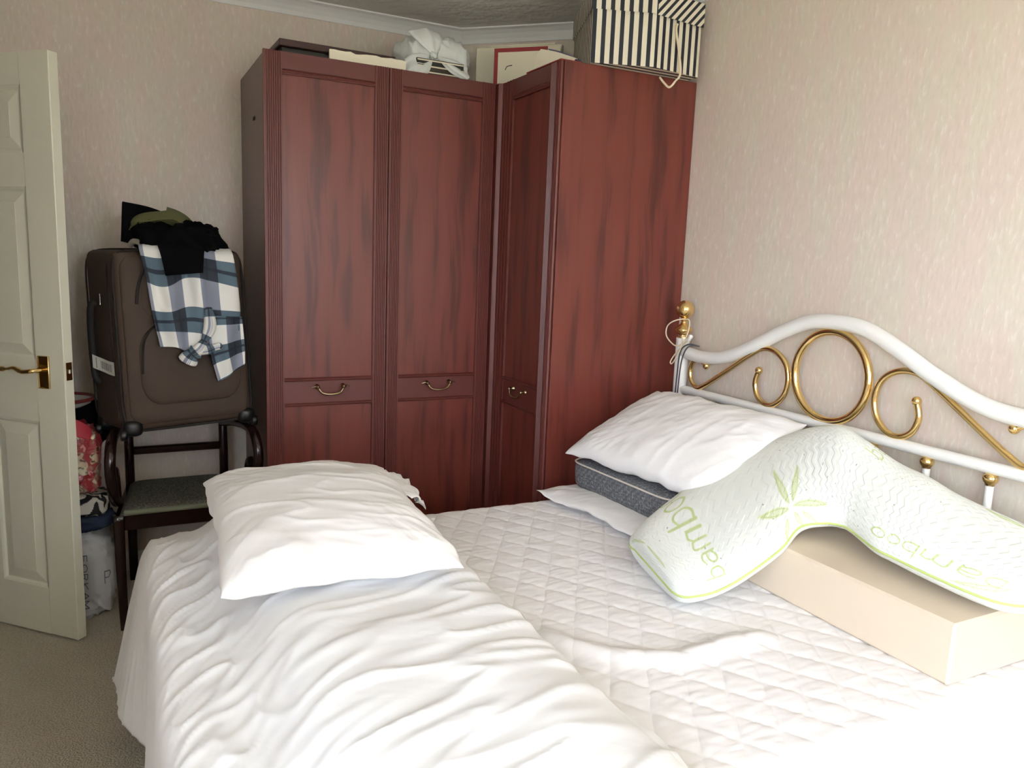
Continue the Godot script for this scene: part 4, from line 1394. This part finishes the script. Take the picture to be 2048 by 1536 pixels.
func build_bags() -> void:
	# white carrier bag on the carpet
	var im := Image.create(512, 512, false, Image.FORMAT_RGB8)
	im.fill(rgb(206, 208, 212))
	var ink := rgb(70, 74, 92)
	write(im, "EORKAM", Vector2(292, 118), Vector2(0, 48), Vector2(40, 0), 4.0, ink)
	write(im, "P", Vector2(440, 300), Vector2(56, 0), Vector2(0, -72), 4.5, ink)
	var wm := mat(Color.WHITE, 0.4)
	wm.albedo_texture = tex(im)
	var wb := thing("carrier_bag", "white plastic carrier bag with dark lettering on the carpet behind the door", "bag")
	var wbb := blob(Vector3(-0.165, 0.166, -3.20), Vector3(0.125, 0.170, 0.095), 0.38, 0.45, 0.016, 7.0, 141, 80, 60)
	for q in wbb.p.size():   # the print lies flat across the front
		wbb.uv[q] = Vector2((wbb.p[q].x + 0.165) / 0.25 + 0.5, 0.5 - (wbb.p[q].y - 0.166) / 0.34)
	part(wb, "bag", wbb, wm)
	var bl := thing("blue_cloth", "folded navy cloth on top of the white carrier bag", "cloth")
	part(bl, "fold", blob(Vector3(-0.150, 0.365, -3.20), Vector3(0.120, 0.034, 0.085), 0.6, 0.6, 0.012, 8.0, 142), mat(rgb(36, 48, 72), 0.9))
	# chevron bag
	var ch := Image.create(256, 256, false, Image.FORMAT_RGB8)
	for y in 256:
		for x in 256:
			var zig := absf(fmod(x / 256.0 * 16.0, 2.0) - 1.0) * 0.30
			var f := fposmod((y / 256.0 + zig) * 2.6, 1.0)
			ch.set_pixel(x, y, rgb(18, 17, 18) if f < 0.5 else rgb(206, 202, 188))
	var cm := mat(Color.WHITE, 0.8)
	cm.albedo_texture = tex(ch)
	var cb := thing("chevron_bag", "black and white zigzag bag squashed under the red floral bag", "bag")
	part(cb, "bag", blob(Vector3(-0.160, 0.432, -3.20), Vector3(0.118, 0.042, 0.090), 0.45, 0.5, 0.010, 6.0, 143), cm)
	# red floral bag
	var fi := Image.create(512, 512, false, Image.FORMAT_RGB8)
	var fn := noise(151, 0.012, 3)
	var fn2 := noise(152, 0.03, 2)
	for y in 512:
		for x in 512:
			var c := rgb(164, 46, 58)
			var v := fn.get_noise_2d(x, y)
			var w := fn2.get_noise_2d(x, y)
			if v > 0.10:
				c = rgb(216, 204, 170).lerp(rgb(188, 178, 138), smoothstep(0.0, 0.4, w))
				if v < 0.14:
					c = rgb(120, 110, 74)
				if w > 0.42:
					c = rgb(40, 40, 34)
			elif w > 0.45:
				c = rgb(224, 150, 150)
			fi.set_pixel(x, y, c)
	var fm := mat(Color.WHITE, 0.35)
	fm.albedo_texture = tex(fi)
	fm.uv1_triplanar = true
	fm.uv1_scale = Vector3(2.2, 2.2, 2.2)
	var rb := thing("floral_bag", "red floral shopping bag piled behind the chair arm", "bag")
	part(rb, "bag", blob(Vector3(-0.192, 0.600, -3.215), Vector3(0.120, 0.130, 0.085), 0.42, 0.40, 0.016, 6.0, 144, 64, 44, 0.1), fm)
	part(rb, "rim", B.new().shell(net([[Vector3(-0.29, 0.70, -3.13), Vector3(-0.20, 0.715, -3.12), Vector3(-0.10, 0.68, -3.14)], [Vector3(-0.28, 0.755, -3.15), Vector3(-0.15, 0.762, -3.135), Vector3(-0.095, 0.715, -3.16)]], 20, 8), 0.004), mat(rgb(190, 58, 70), 0.4))
	var dk := thing("black_bundle", "black cloth bundle stuffed behind the red floral bag", "cloth")
	part(dk, "bundle", blob(Vector3(-0.15, 0.70, -3.36), Vector3(0.12, 0.085, 0.07), 0.6, 0.6, 0.012, 7.0, 146), M.black_cloth)
	# dark red hoop of a lidded basket
	var rg := thing("hoop_basket", "shallow pale basket with a dark red rim on top of the bags", "basket", Vector3(-0.19, 0.80, -3.26))
	var rp := []
	for k in 40:
		var a := TAU * k / 40
		rp.append(Vector3(0.105 * cos(a), 0.018, 0.105 * sin(a)))
	part(rg, "rim", B.new().tube(rp, 0.007, 10, true), mat(rgb(116, 44, 46), 0.4))
	part(rg, "bowl", B.new().lathe([[0.0, -0.012], [0.07, -0.012], [0.095, 0.0], [0.104, 0.016], [0.100, 0.016], [0.090, 0.003], [0.068, -0.008], [0.0, -0.008]], Transform3D(), 40), mat(rgb(196, 196, 188), 0.6))

func build_wardrobe_top() -> void:
	var Y := 2.091
	# shallow wooden tray with a cream card standing in front
	var tr := thing("wooden_tray", "shallow dark wood box lying on the left wardrobe", "tray")
	part(tr, "lid", B.new().box(Vector3(0.600, 2.121, -3.42), Vector3(1.040, 2.145, -3.00), 0.002, Transform3D(Basis(Vector3.UP, 0.02), Vector3(0.02, 0, -0.0))), mat(rgb(58, 30, 26), 0.4))
	part(tr, "tray_body", B.new().box(Vector3(0.612, Y, -3.41), Vector3(1.03, 2.1205, -3.018), 0.002, Transform3D(Basis(Vector3.UP, 0.02), Vector3(0.02, 0, -0.0))), mat(rgb(32, 34, 24), 0.5))
	var cc := thing("cream_folder", "torn cream card folder standing in front of the dark wood box", "folder")
	var top := PackedVector2Array([Vector2(0.735, Y)])
	var rs := RandomNumberGenerator.new()
	rs.seed = 3
	for k in 16:
		var x := lerpf(0.735, 1.03, k / 15.0)
		top.append(Vector2(x, lerpf(2.128, 2.128, k / 15.0) + rs.randf_range(-0.002, 0.002) - (0.005 if k in [5, 6] else 0.0)))
	top.append(Vector2(1.03, Y))
	part(cc, "card", B.new().extrude(top, Vector3(0, 0, -2.995), Vector3.RIGHT, Vector3.UP, Vector3(0, 0, 0.010)), M.paper)

	# knotted white bag
	var bg := thing("knotted_bag", "white plastic bag tied in a knot on the left wardrobe", "bag")
	part(bg, "bag", blob(Vector3(1.205, 2.190, -3.19), Vector3(0.150, 0.096, 0.13), 0.75, 0.7, 0.016, 5.0, 161, 72, 48), M.plastic_bag)
	var kb := Vector3(1.168, 2.182, -3.052)
	part(bg, "knot", blob(kb, Vector3(0.017, 0.013, 0.014), 1.0, 1.0, 0.006, 30.0, 162, 24, 16), M.plastic_bag)
	var ears := [
		[Vector3(1.155, 2.185, -3.06), Vector3(1.085, 2.175, -3.05), Vector3(1.045, 2.150, -3.05), Vector3(1.130, 2.150, -3.04), Vector3(1.075, 2.120, -3.02), Vector3(1.050, 2.095, -3.02), Vector3(1.163, 2.170, -3.04), Vector3(1.140, 2.120, -3.01), Vector3(1.128, 2.098, -3.01)],
		[Vector3(1.180, 2.185, -3.06), Vector3(1.250, 2.178, -3.05), Vector3(1.310, 2.160, -3.05), Vector3(1.200, 2.165, -3.04), Vector3(1.250, 2.135, -3.02), Vector3(1.310, 2.110, -3.02), Vector3(1.180, 2.172, -3.04), Vector3(1.222, 2.120, -3.01), Vector3(1.275, 2.096, -3.0)]]
	for e in ears:
		var rows := net([[e[0], e[1], e[2]], [e[3], e[4], e[5]], [e[6], e[7], e[8]]], 24, 20)
		for j in rows.size():
			for i in rows[j].size():
				rows[j][i].z += 0.006 * sin(j * 0.9) * i / 24.0
		part(bg, "ear", B.new().shell(rows, 0.002), M.plastic_bag)
	var up := net([[Vector3(1.158, 2.190, -3.055), Vector3(1.17, 2.192, -3.05), Vector3(1.182, 2.190, -3.055)], [Vector3(1.10, 2.235, -3.07), Vector3(1.16, 2.245, -3.05), Vector3(1.22, 2.235, -3.07)], [Vector3(1.075, 2.268, -3.10), Vector3(1.15, 2.285, -3.08), Vector3(1.235, 2.262, -3.10)]], 24, 20)
	for j in up.size():
		for i in up[j].size():
			up[j][i].z += 0.008 * sin(i * 0.8) * j / 20.0
	part(bg, "ear", B.new().shell(up, 0.002), M.plastic_bag)
	var bc := [rgb(44, 44, 34), rgb(60, 52, 40), rgb(30, 34, 28)]
	var kind := ["lowest dark book under the knotted white bag", "middle brown book under the knotted white bag", "topmost thin dark book under the knotted white bag"]
	for k in 3:
		var bk := thing("book", kind[k], "book", Vector3(1.19, Y + k * 0.0235, -3.09), "books under the knotted bag")
		part(bk, "cover", B.new().box(Vector3(-0.10, 0.0, -0.07), Vector3(0.10, 0.0225, 0.072 - k * 0.006), 0.001), mat(bc[k], 0.6))
		part(bk, "pages", B.new().box(Vector3(-0.098, 0.014, 0.07 - k * 0.006), Vector3(0.098, 0.019, 0.0735 - k * 0.006)), M.paper)

	# boards standing across the corner, at 45 degrees
	var ex := Vector3(1, 0, 1).normalized()
	var nn := Vector3(-1, 0, 1).normalized()
	var b1 := thing("cream_board", "tall cream board leaning behind the red-edged card on the wardrobe", "board", Vector3(1.463, Y, -3.30))
	b1.transform.basis = Basis(ex, Vector3.UP, nn)
	part(b1, "board", B.new().box(Vector3(0.0, 0, -0.03), Vector3(0.39, 0.217, 0.0), 0.002), M.paper)
	part(b1, "flap", B.new().box(Vector3(0.065, 0.218, -0.02), Vector3(0.36, 0.226, -0.004), 0.001), M.paper)
	var b2 := thing("red_edged_card", "cream card with a broad red border standing on the wardrobe corner", "card", Vector3(1.466, Y, -3.120))
	b2.transform.basis = Basis(ex, Vector3.UP, nn)
	part(b2, "card", B.new().box(Vector3(0.0, 0, -0.010), Vector3(0.29, 0.176, 0.0), 0.001), M.paper)
	var bd := B.new()
	bd.box(Vector3(0.001, 0, 0.0), Vector3(0.018, 0.176, 0.002))
	bd.box(Vector3(0.018, 0.160, 0.0), Vector3(0.235, 0.176, 0.002))
	part(b2, "border", bd, M.red_paper, "dark red border strip")
	var mk := curve([Vector3(0.052, 0.088, 0.001), Vector3(0.060, 0.102, 0.001), Vector3(0.082, 0.106, 0.001)], 12)
	part(b2, "ink_mark", B.new().tube(mk, 0.0016, 6), M.dark)
	var mg := thing("magazine", "curling purple-lined magazine on the corner wardrobe beside the striped box", "magazine", Vector3(1.46, Y, -2.60))
	var pg := net([[Vector3(-0.025, 0.004, -0.10), Vector3(-0.015, 0.006, 0.0), Vector3(0.03, 0.006, 0.10)], [Vector3(-0.02, 0.045, -0.11), Vector3(0.0, 0.034, -0.01), Vector3(0.035, 0.014, 0.10)], [Vector3(-0.008, 0.080, -0.08), Vector3(0.015, 0.056, 0.0), Vector3(0.045, 0.016, 0.10)]], 24, 20)
	part(mg, "page", B.new().shell(pg, 0.0015), M.paper)
	var pg2 := net([[Vector3(0.0, 0.074, -0.04), Vector3(0.020, 0.054, 0.02), Vector3(0.050, 0.016, 0.10)], [Vector3(0.008, 0.054, -0.03), Vector3(0.025, 0.040, 0.025), Vector3(0.055, 0.012, 0.10)], [Vector3(0.004, 0.036, -0.02), Vector3(0.020, 0.024, 0.03), Vector3(0.055, 0.008, 0.10)]], 20, 14)
	part(mg, "inner_page", B.new().shell(pg2, 0.0015), M.purple_paper)
	part(mg, "cover", B.new().box(Vector3(-0.035, 0, -0.14), Vector3(0.055, 0.004, 0.118), 0.0005), M.red_paper)

	# striped hat box
	var hb := thing("striped_box", "navy and cream striped lidded box on the corner wardrobe", "box", Vector3(1.76, Y, -2.60))
	var poly := [Vector2(1.538, -2.466), Vector2(1.755, -2.386), Vector2(1.982, -2.415), Vector2(2.018, -2.72), Vector2(1.690, -2.84)]
	var k := Vector2(-1.76, 2.60)
	var sm := func(slant: float) -> StandardMaterial3D:
		var si := Image.create(64, 64, false, Image.FORMAT_RGB8)
		for y in 64:
			for x in 64:
				var f := fposmod(x / 64.0 + slant * y / 64.0, 1.0)
				si.set_pixel(x, y, rgb(34, 38, 48) if f < 0.44 else rgb(226, 220, 198))
		var m := mat(Color.WHITE, 0.7)
		m.albedo_texture = tex(si)
		return m
	var straight: StandardMaterial3D = sm.call(0.0)
	var slanted: StandardMaterial3D = sm.call(1.0)
	var side := func(grow: float, y0: float, y1: float, which: Array, shear: float) -> B:
		var b := B.new()
		for i in which:
			var a: Vector2 = poly[i] + k
			var c: Vector2 = poly[(i + 1) % 5] + k
			a *= 1.0 + grow
			c *= 1.0 + grow
			var w := a.distance_to(c) / 0.0335
			var ys := (y1 - y0) / 0.0335
			b.quad(Vector3(a.x, y0, a.y), Vector3(a.x, y1, a.y), Vector3(c.x, y1, c.y), Vector3(c.x, y0, c.y), Vector2(0, ys), Vector2(0, 0), Vector2(w, 0), Vector2(w, ys))
		return b
	var flat := func(grow: float, y: float, upward: bool) -> B:
		var b := B.new()
		var pts := []
		for q in poly:
			var e: Vector2 = (q + k) * (1.0 + grow)
			pts.append(Vector3(e.x, y, e.y))
		for i in range(1, 4):
			var uva := Vector2(pts[0].x, pts[0].z) / 0.0335
			var n := b.p.size()
			b.p.append_array([pts[0], pts[i], pts[i + 1]])
			b.uv.append_array([uva, Vector2(pts[i].z, pts[i].x) / 0.0335, Vector2(pts[i + 1].z, pts[i + 1].x) / 0.0335])
			b.uv[n] = Vector2(pts[0].z, pts[0].x) / 0.0335
			b.ix.append_array([n, n + 2, n + 1] if upward else [n, n + 1, n + 2])
		return b
	var y0 := 0.003
	var y1 := 0.200
	part(hb, "wall", side.call(0.0, y0, y1, [0, 1, 2, 3, 4], 0.0), straight)
	part(hb, "bottom", flat.call(0.0, y0, false), straight)
	var lid := part(hb, "lid", flat.call(0.035, 0.262, true), straight)
	part(lid, "rim", side.call(0.035, 0.182, 0.262, [0, 3, 4], 0.0), straight)
	part(lid, "rim", side.call(0.035, 0.178, 0.262, [1, 2], 0.0), slanted, "diagonally striped lid side")
	part(lid, "underside", flat.call(0.035, 0.259, false), straight)
	var cordp := curve([Vector3(1.854, 2.257, -2.392), Vector3(1.847, 2.231, -2.388), Vector3(1.865, 2.165, -2.388), Vector3(1.877, 2.090, -2.385), Vector3(1.860, 2.060, -2.39), Vector3(1.842, 2.038, -2.40), Vector3(1.832, 2.055, -2.42), Vector3(1.826, 2.078, -2.44)], 50)
	for q in cordp.size():
		cordp[q] -= hb.position
	part(hb, "cord_handle", B.new().tube(cordp, 0.0042, 8), M.cord, "cream cord handle hanging down")
